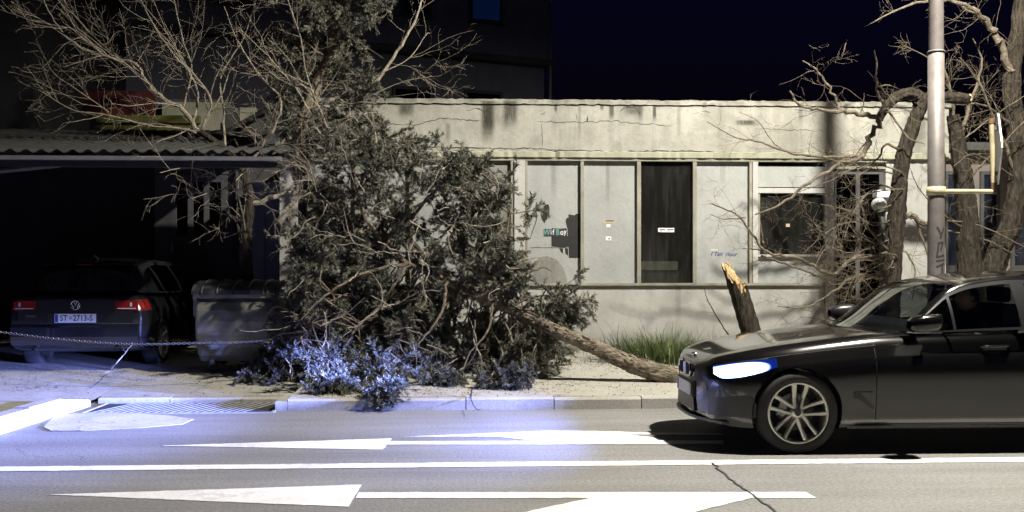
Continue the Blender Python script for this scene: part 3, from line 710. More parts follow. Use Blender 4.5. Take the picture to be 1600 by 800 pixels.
# low building beyond the right end of the shop
RY = 17.3
rb = thing('neighbour_house', (PX(1560, RY), RY, .3), 'low brown house with painted blue window reflections behind the trees at the right edge', 'building')
rx0, rx1 = PX(1470, RY), PX(1470, RY) + 8
MB().box(rx0, rx1, RY, RY + 5, .2, P(1540, 238, RY)[2]).build('wall', 'far_render', rb)
MB().box(rx0 - .2, rx1 + .2, RY - .35, RY + 5.2, P(1540, 238, RY)[2], P(1540, 226, RY)[2]).build('roof', 'grey_render', rb)
for a, b in ((1474, 1503), (1530, 1560), (1578, 1625)):
    win(rb, PX(a, RY), PX(b, RY), P(1540, 420, RY)[2], P(1540, 268, RY)[2], RY - .03, 'window_glass', 'grey_render', .06, 'painted_reflection')

# ------------------------------------------------------------------ street lamp with a side sign
LY = 11.2
lx = PX(1462.5, LY)
sl = thing('street_lamp', (lx, LY, .13), 'tall galvanised street lamp post with spray tag and yellow bracket behind the car', 'street lamp')
zj = P(1462, 82, LY)[2]
MB().lathe([(.001, .12), (.13, .12), (.13, .16), (.105, .18), (.097, .22), (.092, 2.2), (.090, zj), (.001, zj)], (lx, LY, 0), 'z', 24).build('lower_pole', 'galvanised', sl, smooth=True)
MB().lathe([(.086, zj - .006), (.096, zj - .006), (.098, zj + .012), (.086, zj + .02)], (lx, LY, 0), 'z', 24).build('joint_ring', 'gutter_white', sl, smooth=True)
LH, LR = 8.9, 2.75
MB().lathe([(.084, zj), (.080, zj + 1.5), (.065, LH - .5), (.001, LH - .5)], (lx, LY, 0), 'z', 20).build('upper_pole', 'galvanised', sl, smooth=True)
arm = smooth_path([(lx, LY, LH - .55), (lx, LY - .3, LH - .12), (lx, LY - 1.2, LH + .06), (lx, LY - LR + .3, LH + .12)], 6)
MB().tube(arm, .035, 10).build('arm', 'galvanised', sl, smooth=True)
hd = MB().prism_x([(LY - LR - .45, LH + .05), (LY - LR + .35, LH + .05), (LY - LR + .40, LH + .12), (LY - LR + .25, LH + .20), (LY - LR - .3, LH + .19), (LY - LR - .46, LH + .11)], lx - .15, lx + .15).build('lamp_head', 'galvanised', sl, fix=True)
MB().box(lx - .11, lx + .11, LY - LR - .25, LY - LR + .20, LH + .036, LH + .046).build('lens', 'lamp_lens', hd)
ld = bpy.data.lights.new('lamp_light', 'SPOT'); ld.energy = LAMP_POWER; ld.color = LAMP_COL; ld.spot_size = math.radians(179); ld.spot_blend = .55; ld.shadow_soft_size = .12
lo = bpy.data.objects.new('lamp_light', ld); COL.objects.link(lo); lo.parent = sl; lo.location = (0, -LR, LH - .2)
# spray tag on the post: strokes wrapped round the tube
def stroke(pts, w=.022):
    m = MB()
    for (a, b), (c, d) in zip(pts[:-1], pts[1:]):
        L = math.dist((a, b), (c, d)); ux, uy = (c - a) / L, (d - b) / L; a2, b2, c2, d2 = a - ux * w * .4, b - uy * w * .4, c + ux * w * .4, d + uy * w * .4
        V = []
        for i in range(7):
            t = i / 6; p, q = a2 + (c2 - a2) * t, b2 + (d2 - b2) * t
            for s in (-1, 1):
                u, v = p - s * uy * w / 2, q + s * ux * w / 2; th = u / .0925
                V.append((lx + .0945 * math.sin(th), LY - .0945 * math.cos(th), v))
        m.add(V, [(2 * i, 2 * i + 1, 2 * i + 3, 2 * i + 2) for i in range(6)])
    m.build('spray_mark', 'ink_dark', sl)
zz = lambda y: P(1462, y, LY)[2]; uu = lambda p: (p - 1462.5) / F * 11.3
stroke([(uu(1459), zz(356)), (uu(1464), zz(366))]); stroke([(uu(1470), zz(357)), (uu(1463.5), zz(372))])
stroke([(uu(1464), zz(391)), (uu(1468), zz(379)), (uu(1461), zz(380)), (uu(1458), zz(402)), (uu(1470), zz(399))])
stroke([(uu(1471), zz(406)), (uu(1458), zz(408))]); stroke([(uu(1458), zz(417)), (uu(1470), zz(412))]); stroke([(uu(1466.5), zz(414)), (uu(1466.5), zz(428))])
# bracket and sign seen almost edge-on
bz = P(1500, 299, LY)[2]; bx1 = PX(1553, LY)
MB().lathe([(.094, bz - .05), (.105, bz - .05), (.105, bz + .05), (.094, bz + .05)], (lx, LY, 0), 'z', 20).build('clamp', 'yellow_tube', sl, smooth=True)
MB().tube([(lx + .10, LY, bz), (bx1, LY, bz)], .027, 10).build('bracket_arm', 'yellow_tube', sl, smooth=True)
MB().tube([(bx1, LY, bz - .03), (bx1 - .03, LY, P(1548, 190, LY)[2])], .028, 10).build('bracket_upright', 'yellow_tube', sl, smooth=True)
MB().tube([(bx1, LY, bz - .02), (bx1, LY, bz + .10)], .034, 10).build('rusty_collar', 'rust', sl, smooth=True)
MB().tube([(bx1 - .03, LY, P(1548, 193, LY)[2]), (bx1 - .03, LY, P(1548, 185, LY)[2])], .033, 10).build('rusty_collar', 'rust', sl, smooth=True)
sc_ = np.array([bx1 + .055, LY, (P(1548, 178, LY)[2] + P(1548, 288, LY)[2]) / 2]); hs = .40
ts = thing('traffic_sign', tuple(sc_), 'diamond traffic sign turned edge-on on the yellow bracket', 'sign', rz=math.radians(67), world=False)
q = [(0, -hs), (hs * .96, -.05), (hs, 0), (hs * .96, .05), (.04, hs), (-.04, hs), (-hs, .03), (-hs, -.03)]
MB().prism_y(q, .0, .012).build('plate', 'sign_back', ts, fix=True)
MB().prism_y([(a * .985, b * .985) for a, b in q], -.003, -.0005).build('face', 'sign_face', ts, fix=True)
rim = MB()
for i in range(len(q)):
    a, b = q[i], q[(i + 1) % len(q)]; rim.tube([(a[0], .006, a[1]), (b[0], .006, b[1])], .011, 6)
rim.build('rim', 'sign_face', ts)
MB().box(-.05, .05, .013, .06, -.30, -.26).build('clip', 'galvanised', ts); MB().box(-.05, .05, .013, .06, .22, .26).build('clip', 'galvanised', ts)

# ------------------------------------------------------------------ cars
def hermite(xk, yk):
    xk, yk = np.array(xk, float), np.array(yk, float); d = np.diff(yk) / np.diff(xk); m = np.zeros(len(xk))
    m[1:-1] = np.where(d[1:] * d[:-1] > 0, 2 * d[1:] * d[:-1] / (d[1:] + d[:-1] + 1e-12), 0); m[0], m[-1] = d[0], d[-1]
    def f(x):
        x = np.clip(np.asarray(x, float), xk[0], xk[-1]); i = np.clip(np.searchsorted(xk, x, side='right') - 1, 0, len(xk) - 2)
        h = xk[i + 1] - xk[i]; t = (x - xk[i]) / h
        return (2 * t ** 3 - 3 * t * t + 1) * yk[i] + (t ** 3 - 2 * t * t + t) * h * m[i] + (-2 * t ** 3 + 3 * t * t) * yk[i + 1] + (t ** 3 - t * t) * h * m[i + 1]
    return f
def keyf(s):
    a = [tuple(map(float, p.split(':'))) for p in s.split()]; return hermite([p[0] for p in a], [p[1] for p in a])

class Car:
    def __init__(c, root, k, paint):
        c.r, c.paint, c.k = root, paint, k
        for nm in ('w', 'zt', 'zb', 'rail', 'roof', 'yr', 'yb', 'belt'): setattr(c, nm, keyf(k[nm]))
        c.L = k['L']
    # half section: fractions of half width and of height
    SEC = np.array([(0, .0), (.55, .0), (.86, .005), (.945, .03), (.965, .09), (.972, .17), (.985, .28), (.997, .42), (1.0, .55), (.995, .66), (.986, .735), (.972, .765), (.955, .80), (.93, .86), (.895, .915), (.84, .953), (.74, .975), (.55, .99), (.3, .998), (0, 1.0)])
    def section(c, x):
        w, b, t = c.w(x), c.zb(x), c.zt(x); y = c.SEC[:, 0] * w; z = b + c.SEC[:, 1] * (t - b); return y, z
    def side_y(c, x, z):
        y, zz = c.section(x); return float(np.interp(z, zz[3:], y[3:]))
    def body(c, name='body'):
        xs = np.unique(np.concatenate([np.linspace(0, .5, 26), np.linspace(.5, c.L - .4, 70), np.linspace(c.L - .4, c.L, 20)]))
        n = len(c.SEC); V = []
        for x in xs:
            y, z = c.section(x)
            V += [(x, -a, b) for a, b in zip(y, z)] + [(x, a, b) for a, b in zip(y[1:-1][::-1], z[1:-1][::-1])]
        m = 2 * n - 2
        Fs = [(i * m + j, (i + 1) * m + j, (i + 1) * m + (j + 1) % m, i * m + (j + 1) % m) for i in range(len(xs) - 1) for j in range(m)]
        Fs += [tuple(range(m))[::1], tuple(range((len(xs) - 1) * m, len(xs) * m))[::-1]]
        me = MB().add(V, Fs).mesh(name)
        bm = bmesh.new(); bm.from_mesh(me); bmesh.ops.remove_doubles(bm, verts=bm.verts, dist=1e-4); bmesh.ops.recalc_face_normals(bm, faces=bm.faces); bm.to_mesh(me); bm.free()
        o = obj(name, me, c.paint, c.r)
        for wx in c.k['wheels']:                                   # round wheel openings
            ci = [(wx + c.k['arch'] * math.cos(t), c.k['rw'] + c.k['arch'] * math.sin(t)) for t in np.arange(48) * math.pi / 24]
            cu = MB().prism_y(ci, -1.3, -.62).prism_y(ci, .62, 1.3)
            co = cu.build('cutter', None, c.r, fix=True)
            md = o.modifiers.new('b', 'BOOLEAN'); md.object = co; md.operation = 'DIFFERENCE'; md.solver = 'EXACT'
            bpy.context.view_layer.update()
            me2 = bpy.data.meshes.new_from_object(o.evaluated_get(bpy.context.evaluated_depsgraph_get()))
            o.modifiers.clear(); o.data = me2; bpy.data.objects.remove(co)
        o.data.materials.clear(); o.data.materials.append(MATS[c.paint])
        for p in o.data.polygons: p.use_smooth = True
        o.data.set_sharp_from_angle(angle=math.radians(38)); c.bodyo = o
        for wx in c.k['wheels']:
            for s in (-1, 1):
                a = np.linspace(-.25, math.pi + .25, 24); r_ = c.k['arch'] - .004
                V = [(wx + r_ * math.cos(t), s * y, c.k['rw'] + r_ * math.sin(t)) for y in (.64, c.k['wmax'] - .03) for t in a]
                MB().add(V, [(i, i + 1, 24 + i + 1, 24 + i) for i in range(23)]).build('arch_liner', 'black_plastic', c.r)
        return o
    def patch(c, name, x0, x1, lo, hi, mat, off=.004, side=-1, nx=16, nz=5, par=None, thick=True):
        """thin shell that follows the body side between two curves"""
        X = np.linspace(x0, x1, nx); V = []
        for x in X:
            a, b = (lo(x) if callable(lo) else lo), (hi(x) if callable(hi) else hi)
            for t in np.linspace(0, 1, nz):
                z = a + (b - a) * t; V.append((x, side * (c.side_y(x, z) + off), z))
        Fs = [(i * nz + j, (i + 1) * nz + j, (i + 1) * nz + j + 1, i * nz + j + 1) for i in range(nx - 1) for j in range(nz - 1)]
        return MB().add(V, Fs).build(name, mat, par or c.r, smooth=True)
    def greenhouse(c):
        k = c.k; x0, x1 = k['cab']
        xs = np.unique(np.concatenate([np.linspace(x0, x1, 90), k['marks']])); nr = 13; ns = 9
        def roofpt(x, v):       # v -1..1 across
            yr, zr, zc = c.yr(x), c.rail(x), c.roof(x); e = 1 - v * v
            bow = -k['bow'] * e * max(0, 1 - (x - x0) / .75) + k['bow2'] * e * max(0, 1 - (x1 - x) / .6)
            return (x + bow, v * yr, zr + (zc - zr) * (1 - abs(v) ** 2.6))
        def sidept(x, u, s):
            zb_, zr = c.belt(x), c.rail(x); yb_, yr = c.yb(x), c.yr(x)
            return (x, s * (yb_ + (yr - yb_) * u + .02 * math.sin(math.pi * u)), zb_ + (zr - zb_) * u)
        parts = {}
        def addq(key, q): parts.setdefault(key, []).append(q)
        vs = np.array([-1, -.93, -.8, -.55, -.3, -.1, 0, .1, .3, .55, .8, .93, 1]); us = np.array([0, .05, .15, .35, .55, .75, .87, .94, 1.0])
        for i in range(len(xs) - 1):
            a, b = xs[i], xs[i + 1]; m = (a + b) / 2
            for j in range(len(vs) - 1):
                q = [roofpt(a, vs[j]), roofpt(b, vs[j]), roofpt(b, vs[j + 1]), roofpt(a, vs[j + 1])]; vm = abs((vs[j] + vs[j + 1]) / 2)
                if m < k['header'] and vm < .94 and m > x0 + .02: key = 'windscreen'
                elif m > k['rheader'] and vm < .90 and m < x1 - .03: key = 'rear_window'
                else: key = 'roof'
                addq(key, q)
            for s in (-1, 1):
                for j in range(len(us) - 1):
                    q = [sidept(a, us[j], s), sidept(b, us[j], s), sidept(b, us[j + 1], s), sidept(a, us[j + 1], s)]; um = (us[j] + us[j + 1]) / 2
                    hgt = c.rail(m) - c.belt(m)
                    pil = any(p0 < m < p1 for p0, p1 in k['pillars'])
                    if um > .955 or hgt < .05 or m > k['cend'] : key = 'roof'
                    elif um > .87 or um < .05 or pil or hgt < .10: key = 'window_frame' + ('' if s < 0 else 'F')
                    else: key = 'side_window' + ('' if s < 0 else 'F') + str(sum(m > p[0] for p in k['pillars']))
                    addq(key, q)
        for key, qs in parts.items():
            V = [p for q in qs for p in q]; Fs = np.arange(len(V)).reshape(-1, 4)
            me = MB().add(V, Fs).mesh(key)
            bm = bmesh.new(); bm.from_mesh(me); bmesh.ops.remove_doubles(bm, verts=bm.verts, dist=2e-4); bmesh.ops.recalc_face_normals(bm, faces=bm.faces); bm.to_mesh(me); bm.free()
            nm = key.rstrip('F0123456789')
            if key.startswith('side_window'): nm = 'side_window'
            obj(nm, me, {'roof': c.paint, 'window_frame': 'black_plastic'}.get(nm, c.k.get('glass', 'car_glass')), c.r, smooth=True)
        # dark cabin floor on top of the lower body, seats and dashboard
        MB().box(x0 + .1, x1 - .15, -.70, .70, c.belt(x0) - .0, c.belt(x0) + .012).build('cabin_floor', 'cabin', c.r)
    def wheel(c, wx, side, rim=True):
        k = c.k; rw, y = k['rw'], side * k['wheel_y']; s = side
        w = MB(); tr = rw; rr = k['rrim']
        w.lathe([(rr - .012, y - s * .20), (tr - .03, y - s * .215), (tr, y - s * .185), (tr, y - s * .03), (tr - .012, y - s * .008), (tr - .05, y + s * .004), (rr + .012, y - s * .002), (rr - .004, y - s * .012)], (wx, 0, rw), 'y', 56, True)
        w = w.build('wheel', 'rubber', c.r, smooth=True, fix=True)
        if not rim: return w
        MB().lathe([(rr - .03, y - s * .16), (rr - .02, y - s * .03), (rr - .016, y - s * .008), (rr + .004, y - s * .006), (rr + .006, y - s * .016), (rr - .008, y - s * .03)], (wx, 0, rw), 'y', 56).build('rim', 'rim_alloy', w, smooth=True)
        MB().lathe([(.001, y - s * .09), (.155, y - s * .09), (.155, y - s * .11)], (wx, 0, rw), 'y', 40).build('brake_disc', 'disc_steel', w, smooth=True)
        MB().lathe([(.001, y - s * .118), (rr - .03, y - s * .118)], (wx, 0, rw), 'y', 40).build('dark_back', 'cabin', w)
        MB().prism_y([(wx - .17, rw - .02), (wx - .09, rw - .02), (wx - .08, rw + .09), (wx - .13, rw + .11)], min(y - s * .05, y - s * .105), max(y - s * .05, y - s * .105)).build('brake_caliper', 'disc_steel', w, fix=True)
        for p in range(5):
            A = math.radians(84 - 72 * p)
            for d in (-1, 1):
                sp = MB(); V = []
                for r_, hw, yo in ((.035, .016, -.032), (.12, .015, -.034), (rr - .03, .019, -.018), (rr - .012, .021, -.012)):
                    off = d * (.026 + .030 * (r_ - .035) / (rr - .035))
                    for tz, dep in ((-hw, yo - .03), (-hw, yo), (-hw * .4, yo + .007), (hw * .4, yo + .007), (hw, yo), (hw, yo - .03)):
                        xx = r_ * math.cos(A) - (off + tz) * math.sin(A); zz_ = r_ * math.sin(A) + (off + tz) * math.cos(A)
                        V.append((wx + xx, y + s * dep, rw + zz_))
                Fs = [(i * 6 + j, (i + 1) * 6 + j, (i + 1) * 6 + (j + 1) % 6, i * 6 + (j + 1) % 6) for i in range(3) for j in range(6)] + [tuple(range(6)), tuple(range(18, 24))[::-1]]
                sp.add(V, Fs).build('spoke', 'rim_alloy', w, fix=True)
        MB().lathe([(.001, y - s * .018), (.030, y - s * .018), (.036, y - s * .022), (.06, y - s * .034), (.062, y - s * .06)], (wx, 0, rw), 'y', 28).build('hub', 'rim_alloy', w, smooth=True)
        hb = MB().lathe([(.001, y - s * .0155), (.026, y - s * .0155), (.028, y - s * .018)], (wx, 0, rw), 'y', 24).build('hub_badge', 'ink_dark', w)
        return w

bmw_k = dict(L=4.82, wheels=(.73, 3.65), rw=.338, arch=.372, wmax=.915, wheel_y=.905, rrim=.252,
    w='0:.22 .02:.42 .06:.575 .12:.69 .2:.77 .32:.835 .5:.885 .75:.91 1.5:.908 2.4:.912 3.2:.915 3.8:.917 4.3:.895 4.6:.84 4.75:.74 4.82:.55',
    zt='0:.655 .04:.715 .1:.765 .2:.806 .35:.845 .6:.893 .9:.935 1.2:.97 1.45:.993 1.8:1.0 3:1.03 4.2:1.09 4.6:1.07 4.75:.96 4.82:.80',
    zb='0:.27 .1:.215 .25:.185 .5:.18 1.3:.19 3.3:.20 4.2:.22 4.6:.30 4.82:.42',
    rail='1.66:1.0 1.76:1.065 1.92:1.205 2.1:1.345 2.32:1.415 2.7:1.455 3.2:1.455 3.7:1.415 4.1:1.33 4.45:1.18 4.62:1.09',
    roof='1.66:1.0 1.8:1.10 1.95:1.235 2.18:1.40 2.45:1.468 2.9:1.502 3.4:1.497 3.9:1.44 4.3:1.31 4.62:1.10',
    yr='1.66:.80 1.8:.77 2.0:.715 2.25:.665 2.5:.64 3:.63 3.8:.63 4.62:.68', yb='1.66:.855 2:.872 3:.878 4:.86 4.62:.79', belt='1.66:.985 2:.998 3:1.03 4:1.075 4.62:1.085',
    cab=(1.66, 4.62), bow=.25, bow2=.1, header=2.18, rheader=3.85, marks=[2.18, 3.85, 2.05, 2.075, 2.63, 2.75, 3.75, 3.85], pillars=[(2.05, 2.075), (2.63, 2.75), (3.75, 3.85)], cend=4.45)
NOSE = 2.0; CARY = 8.965
bmw = thing('passing_car', (NOSE, CARY, 0), 'dark grey fastback car with lit headlight driving left along the road', 'car', world=False)
C = Car(bmw, bmw_k, 'car_grey'); C.body(); C.greenhouse()
for wx in bmw_k['wheels']:
    for s in (-1, 1): C.wheel(wx, s)
for s in (-1, 1):
    hl = C.patch('headlight', .095, .565, lambda x: .600 + .115 * ((x - .095) / .47) ** 1.5 + .035 * max(0, 1 - (x - .095) / .05), lambda x: .700 + .085 * ((x - .095) / .47) ** .7, 'beam_lens', .006, s, 40, 10)
    C.patch('headlight_lid', .11, .50, lambda x: .708 + .068 * ((x - .11) / .39) ** .72, lambda x: .716 + .070 * ((x - .11) / .39) ** .72, 'black_plastic', .009, s, 24, 3, hl)
    C.patch('bumper_intake', .06, .42, lambda x: .285 + .03 * (x - .075), lambda x: .44 + .16 * (x - .075) if x < .36 else .49 - 2.8 * (x - .36), 'black_plastic', .004, s, 14, 4)
    C.patch('side_vent', 1.195, 1.36, lambda x: .455 if x < 1.23 else .455 - .75 * (x - 1.23), lambda x: .505 if x < 1.26 else max(.485 - .9 * (x - 1.26), .40) , 'black_plastic', .004, s, 10, 4)
    C.patch('vent_trim', 1.195, 1.35, .505, .515, 'black_plastic', .007, s, 8, 2)
    for gx in (1.38, 2.69): C.patch('door_gap', gx, gx + .007, .24, .955, 'cabin', .002, s, 2, 14)
    C.patch('door_gap', 1.385, 3.6, .238, .246, 'cabin', .002, s, 24, 2)
    C.patch('sill_strip', 1.15, 3.28, .20, .225, 'black_plastic', .004, s, 20, 3)
    C.patch('belt_trim', 1.78, 4.4, lambda x: C.belt(x) - .038, lambda x: C.belt(x) - .026, 'chrome', .006, s, 30, 2)
    C.patch('bonnet_gap', .30, 1.40, lambda x: C.zb(x) + .868 * (C.zt(x) - C.zb(x)), lambda x: C.zb(x) + .875 * (C.zt(x) - C.zb(x)), 'cabin', .002, s, 24, 2)
    for hx in (2.30, 3.30):
        C.patch('handle_recess', hx, hx + .20, .845, .885, 'black_plastic', .002, s, 8, 4)
        h = smooth_path([(hx - .02, s * (C.side_y(hx, .875) + .004), .872), (hx + .03, s * (C.side_y(hx, .875) + .034), .876), (hx + .18, s * (C.side_y(hx, .875) + .034), .882), (hx + .23, s * (C.side_y(hx, .875) + .004), .884)], 4)
        MB().tube(h, .011, 8).build('door_handle', 'car_grey', bmw, smooth=True)
    # mirror: shaped housing, glass on a foot
    mm = MB(); prof = [(1.60, .045, .035), (1.63, .075, .062), (1.70, .088, .073), (1.80, .083, .070), (1.85, .075, .064), (1.852, .001, .001)]
    mx, my, mz = 0, s * 1.005, 1.075; n_ = 20; V = []
    mo = 0 if s < 0 else .10
    for (x, hw, hh) in prof:
        for t in np.arange(n_) * 2 * math.pi / n_: V.append((x + mo, my + s * .02 + hw * np.sign(math.cos(t)) * abs(math.cos(t)) ** .7, mz + hh * np.sign(math.sin(t)) * abs(math.sin(t)) ** .7 + (x - 1.7) * .1))
    mir = mm.add(V, np.array([(i * n_ + j, (i + 1) * n_ + j, (i + 1) * n_ + (j + 1) % n_, i * n_ + (j + 1) % n_) for i in range(len(prof) - 1) for j in range(n_)])).build('mirror', 'car_grey' if s < 0 else 'black_plastic', bmw, smooth=True, fix=True)
    MB().prism_x([(s * .84, 1.00), (s * .99, 1.005), (s * .99, 1.03), (s * .85, 1.045)], 1.74 + mo, 1.82 + mo).build('mirror_foot', 'black_plastic', mir, fix=True)
    MB().box(1.64 + mo, 1.86 + mo, my - .05, my + .09, .998, 1.008).build('mirror_trim', 'chrome', mir)
# nose: kidney grilles, number plate, lower intake, lip
for s in (-1, 1):
    kp = [(s * .025, .57), (s * .19, .575), (s * .235, .62), (s * .22, .68), (s * .06, .695), (s * .025, .68)]
    gr = MB().prism_x(kp, -.012, .08).build('grille', 'black_plastic', bmw, fix=True)
    rg = MB()
    for i in range(6):
        a, b = kp[i], kp[(i + 1) % 6]; rg.tube([(-.012, a[0], a[1]), (-.012, b[0], b[1])], .009, 6)
    rg.build('grille_ring', 'chrome', gr, smooth=True)
    for t in np.linspace(.06, .20, 7): MB().box(-.018, -.011, s * t - .004, s * t + .004, .585, .685).build('grille_slat', 'ink_dark', gr)
MB().prism_x([(-.34, .28), (.34, .28), (.30, .40), (-.30, .40)], -.006, .06).build('lower_intake', 'black_plastic', bmw, fix=True)
V = [(-.70, .215), (.70, .215), (.72, .24), (-.72, .24)]
MB().prism_z([(.0, -.42), (-.03, -.2), (-.035, 0), (-.03, .2), (.0, .42), (.14, .74), (.20, .74), (.06, .42), (.03, 0), (.06, -.42), (.20, -.74), (.14, -.74)], .222, .246).build('front_lip', 'black_plastic', bmw, fix=True)
npl = MB().bbox(-.26, .26, -.006, .006, -.056, .056, .008).mesh('plate'); npl.transform(Matrix.Translation((-.022, 0, .465)) @ Matrix.Rotation(-math.pi / 2, 4, 'Z')); npl = obj('number_plate', npl, 'plate_white', bmw)
MB().box(-.0285, -.0281, .19, .25, .415, .515).build('plate_band', 'plate_blue', npl)
MB().box(-.014, .01, -.30, .30, .395, .535).build('plate_holder', 'black_plastic', bmw)
MB().lathe([(.001, .0), (.036, .0), (.041, -.006)], (.075, 0, .762), 'z', 24).build('bonnet_badge', 'chrome', bmw, smooth=True)
# cabin: seats, wheel, dashboard
for sy in (-.37, .37):
    for sx in (2.62, 3.55):
        se = MB(); se.bbox(sx, sx + .14, sy - .23, sy + .23, .98, 1.22, .03); se.bbox(sx + .04, sx + .13, sy - .12, sy + .12, 1.23, 1.36, .02); se.build('seat', 'cabin', bmw)
MB().prism_y([(1.74, 1.0), (2.05, 1.0), (2.05, 1.05), (1.95, 1.07), (1.78, 1.03)], -.70, .70).build('dashboard', 'cabin', bmw, fix=True)
a = np.linspace(0, 2 * math.pi, 25)
MB().tube([(2.17 + .06 * math.sin(t), .0 - .37 + .185 * math.cos(t), 1.02 + .17 * math.sin(t)) for t in a], .014, 8).build('steering_wheel', 'black_plastic', bmw, smooth=True)
MB().bbox(2.24, 2.27, -.10, .12, 1.345, 1.40, .01).build('rear_view_mirror', 'black_plastic', bmw)
MB().prism_x([(-.62, .62), (.62, .62), (.66, .80), (-.66, .80)], 4.815, 4.83).build('tail_panel', 'black_plastic', bmw, fix=True)
for s in (-1, 1): MB().bbox(4.70, 4.80, s * .66 - .14, s * .66 + .14, .82, .93, .02).build('tail_light', 'tail_red', bmw)
for s in (-1, 1):                              # the lit headlights
    for pw, size, sc, slope, lat in ((1.0, 80, .14, -.064, .10), (.05, 120, .30, -.26, .10)):      # main beam and its foreground spill
        d = bpy.data.lights.new('beam', 'SPOT'); d.energy = BEAM_POWER * pw; d.color = BEAM_COL; d.spot_size = math.radians(size); d.spot_blend = 1.0; d.shadow_soft_size = .05
        o = bpy.data.objects.new('headlight_beam', d); COL.objects.link(o); o.parent = bmw; o.location = (-.06, s * .62, .66)
        o.rotation_euler = Vector((-1, lat, slope)).to_track_quat('-Z', 'Y').to_euler(); o.scale = (1.0, sc, 1)

# driver: one skinned figure, seated
def skinned(name, joints, edges, mat, parent=None, sub=2, root=0, **kw):
    me = bpy.data.meshes.new(name); me.from_pydata([j[:3] for j in joints], edges, [])
    o = bpy.data.objects.new(name, me); COL.objects.link(o)
    sk = o.modifiers.new('s', 'SKIN'); sk.use_smooth_shade = True
    for i, d in enumerate(me.skin_vertices[0].data):
        r = joints[i][3]; d.radius = r if hasattr(r, '__len__') else (r, r); d.use_root = (i == root)
    ss = o.modifiers.new('d', 'SUBSURF'); ss.levels = sub; ss.render_levels = sub
    bpy.context.view_layer.update()
    m2 = bpy.data.meshes.new_from_object(o.evaluated_get(bpy.context.evaluated_depsgraph_get()))
    bpy.data.objects.remove(o); m2.shade_smooth()
    return obj(name, m2, mat, parent, **kw)
bx, by = NOSE + 2.52, CARY - .37
per = thing('person', (bx, by, .45), 'driver in a dark jacket sitting at the wheel of the passing car', 'person', world=True)
J = [(bx, by, .62, (.17, .12)), (bx - .02, by, .82, (.16, .11)), (bx - .04, by, 1.0, (.18, .11)), (bx - .05, by, 1.075, (.10, .08)), (bx - .06, by, 1.14, .055), (bx - .09, by, 1.18, .05)]
E = [(0, 1), (1, 2), (2, 3), (3, 4), (4, 5)]
for s in (-1, 1):
    i = len(J); J += [(bx - .05, by + s * .20, 1.03, .065), (bx - .16, by + s * .23, .90, .05), (bx - .33, by + s * .17, .98, .038), (bx - .36, by + s * .165, 1.0, .03)]; E += [(2, i), (i, i + 1), (i + 1, i + 2), (i + 2, i + 3)]
    i = len(J); J += [(bx - .12, by + s * .10, .57, .09), (bx - .50, by + s * .12, .62, .065), (bx - .72, by + s * .12, .32, .045)]; E += [(0, i), (i, i + 1), (i + 1, i + 2)]
skinned('body', J, E, 'jacket', per)
hc = np.array([bx - .10, by, 1.265])
hm = bpy.data.meshes.new('head'); bm = bmesh.new(); bmesh.ops.create_icosphere(bm, subdivisions=4, radius=1)
for v in bm.verts:
    x, y, z = v.co; sx = .095 if x < 0 else .10; q = Vector((x * sx, y * .074, z * .118))
    if z < -.2: q.x += (-z - .2) * -.012; q.y *= 1 + .28 * (z + .2)
    if x < -.75: q.x -= .022 * math.exp(-((y / .18) ** 2 + ((z + .12) / .22) ** 2))          # nose
    for s in (-1, 1):
        if x < 0: q.x += .010 * math.exp(-(((y - s * .42) / .2) ** 2 + ((z - .06) / .14) ** 2))   # eye sockets
        q.y += s * .016 * math.exp(-(((x - .1) / .16) ** 2 + ((z + .02) / .26) ** 2)) * (1 if y * s > .5 else 0)  # ears
    if x < -.6: q.x += .006 * math.exp(-((y / .3) ** 2 + ((z + .50) / .05) ** 2))             # mouth
    v.co = q + Vector(hc)
bm.to_mesh(hm); bm.free(); obj('head', hm, 'skin', per, smooth=True)
hm = bpy.data.meshes.new('hair'); bm = bmesh.new(); bmesh.ops.create_icosphere(bm, subdivisions=4, radius=1)
bmesh.ops.delete(bm, geom=[v for v in bm.verts if v.co.z < -.35 or (v.co.x < -.15 and v.co.z < .55)], context='VERTS')
for v in bm.verts:
    k_ = 1.07 + .03 * rnd.random(); v.co = Vector((v.co.x * .10 * k_, v.co.y * .075 * k_, v.co.z * .118 * k_)) + Vector(hc)
bm.to_mesh(hm); bm.free(); obj('hair', hm, 'hair', per, smooth=True)
for s in (-1, 1):
    hx, hy, hz = bx - .365, by + s * .165, 1.0
    JJ = [(hx + .02, hy, hz, .026), (hx - .03, hy, hz + .02, .030), (hx - .05, hy, hz + .025, .026)]; EE = [(0, 1), (1, 2)]
    for f_i in range(4):
        b0 = len(JJ); dz = .022 * (f_i - 1.5); L_ = (.9, 1.0, .95, .75)[f_i]
        JJ += [(hx - .065, hy + s * .004, hz + .03 + dz, .0095), (hx - .085 * L_, hy - s * .03, hz + .03 + dz, .009), (hx - .06, hy - s * .045, hz + .028 + dz, .008)]; EE += [(2, b0), (b0, b0 + 1), (b0 + 1, b0 + 2)]
    b0 = len(JJ); JJ += [(hx - .02, hy - s * .03, hz + .045, .011), (hx - .05, hy - s * .05, hz + .06, .009)]; EE += [(1, b0), (b0, b0 + 1)]
    skinned('hand', JJ, EE, 'skin', per, 1)

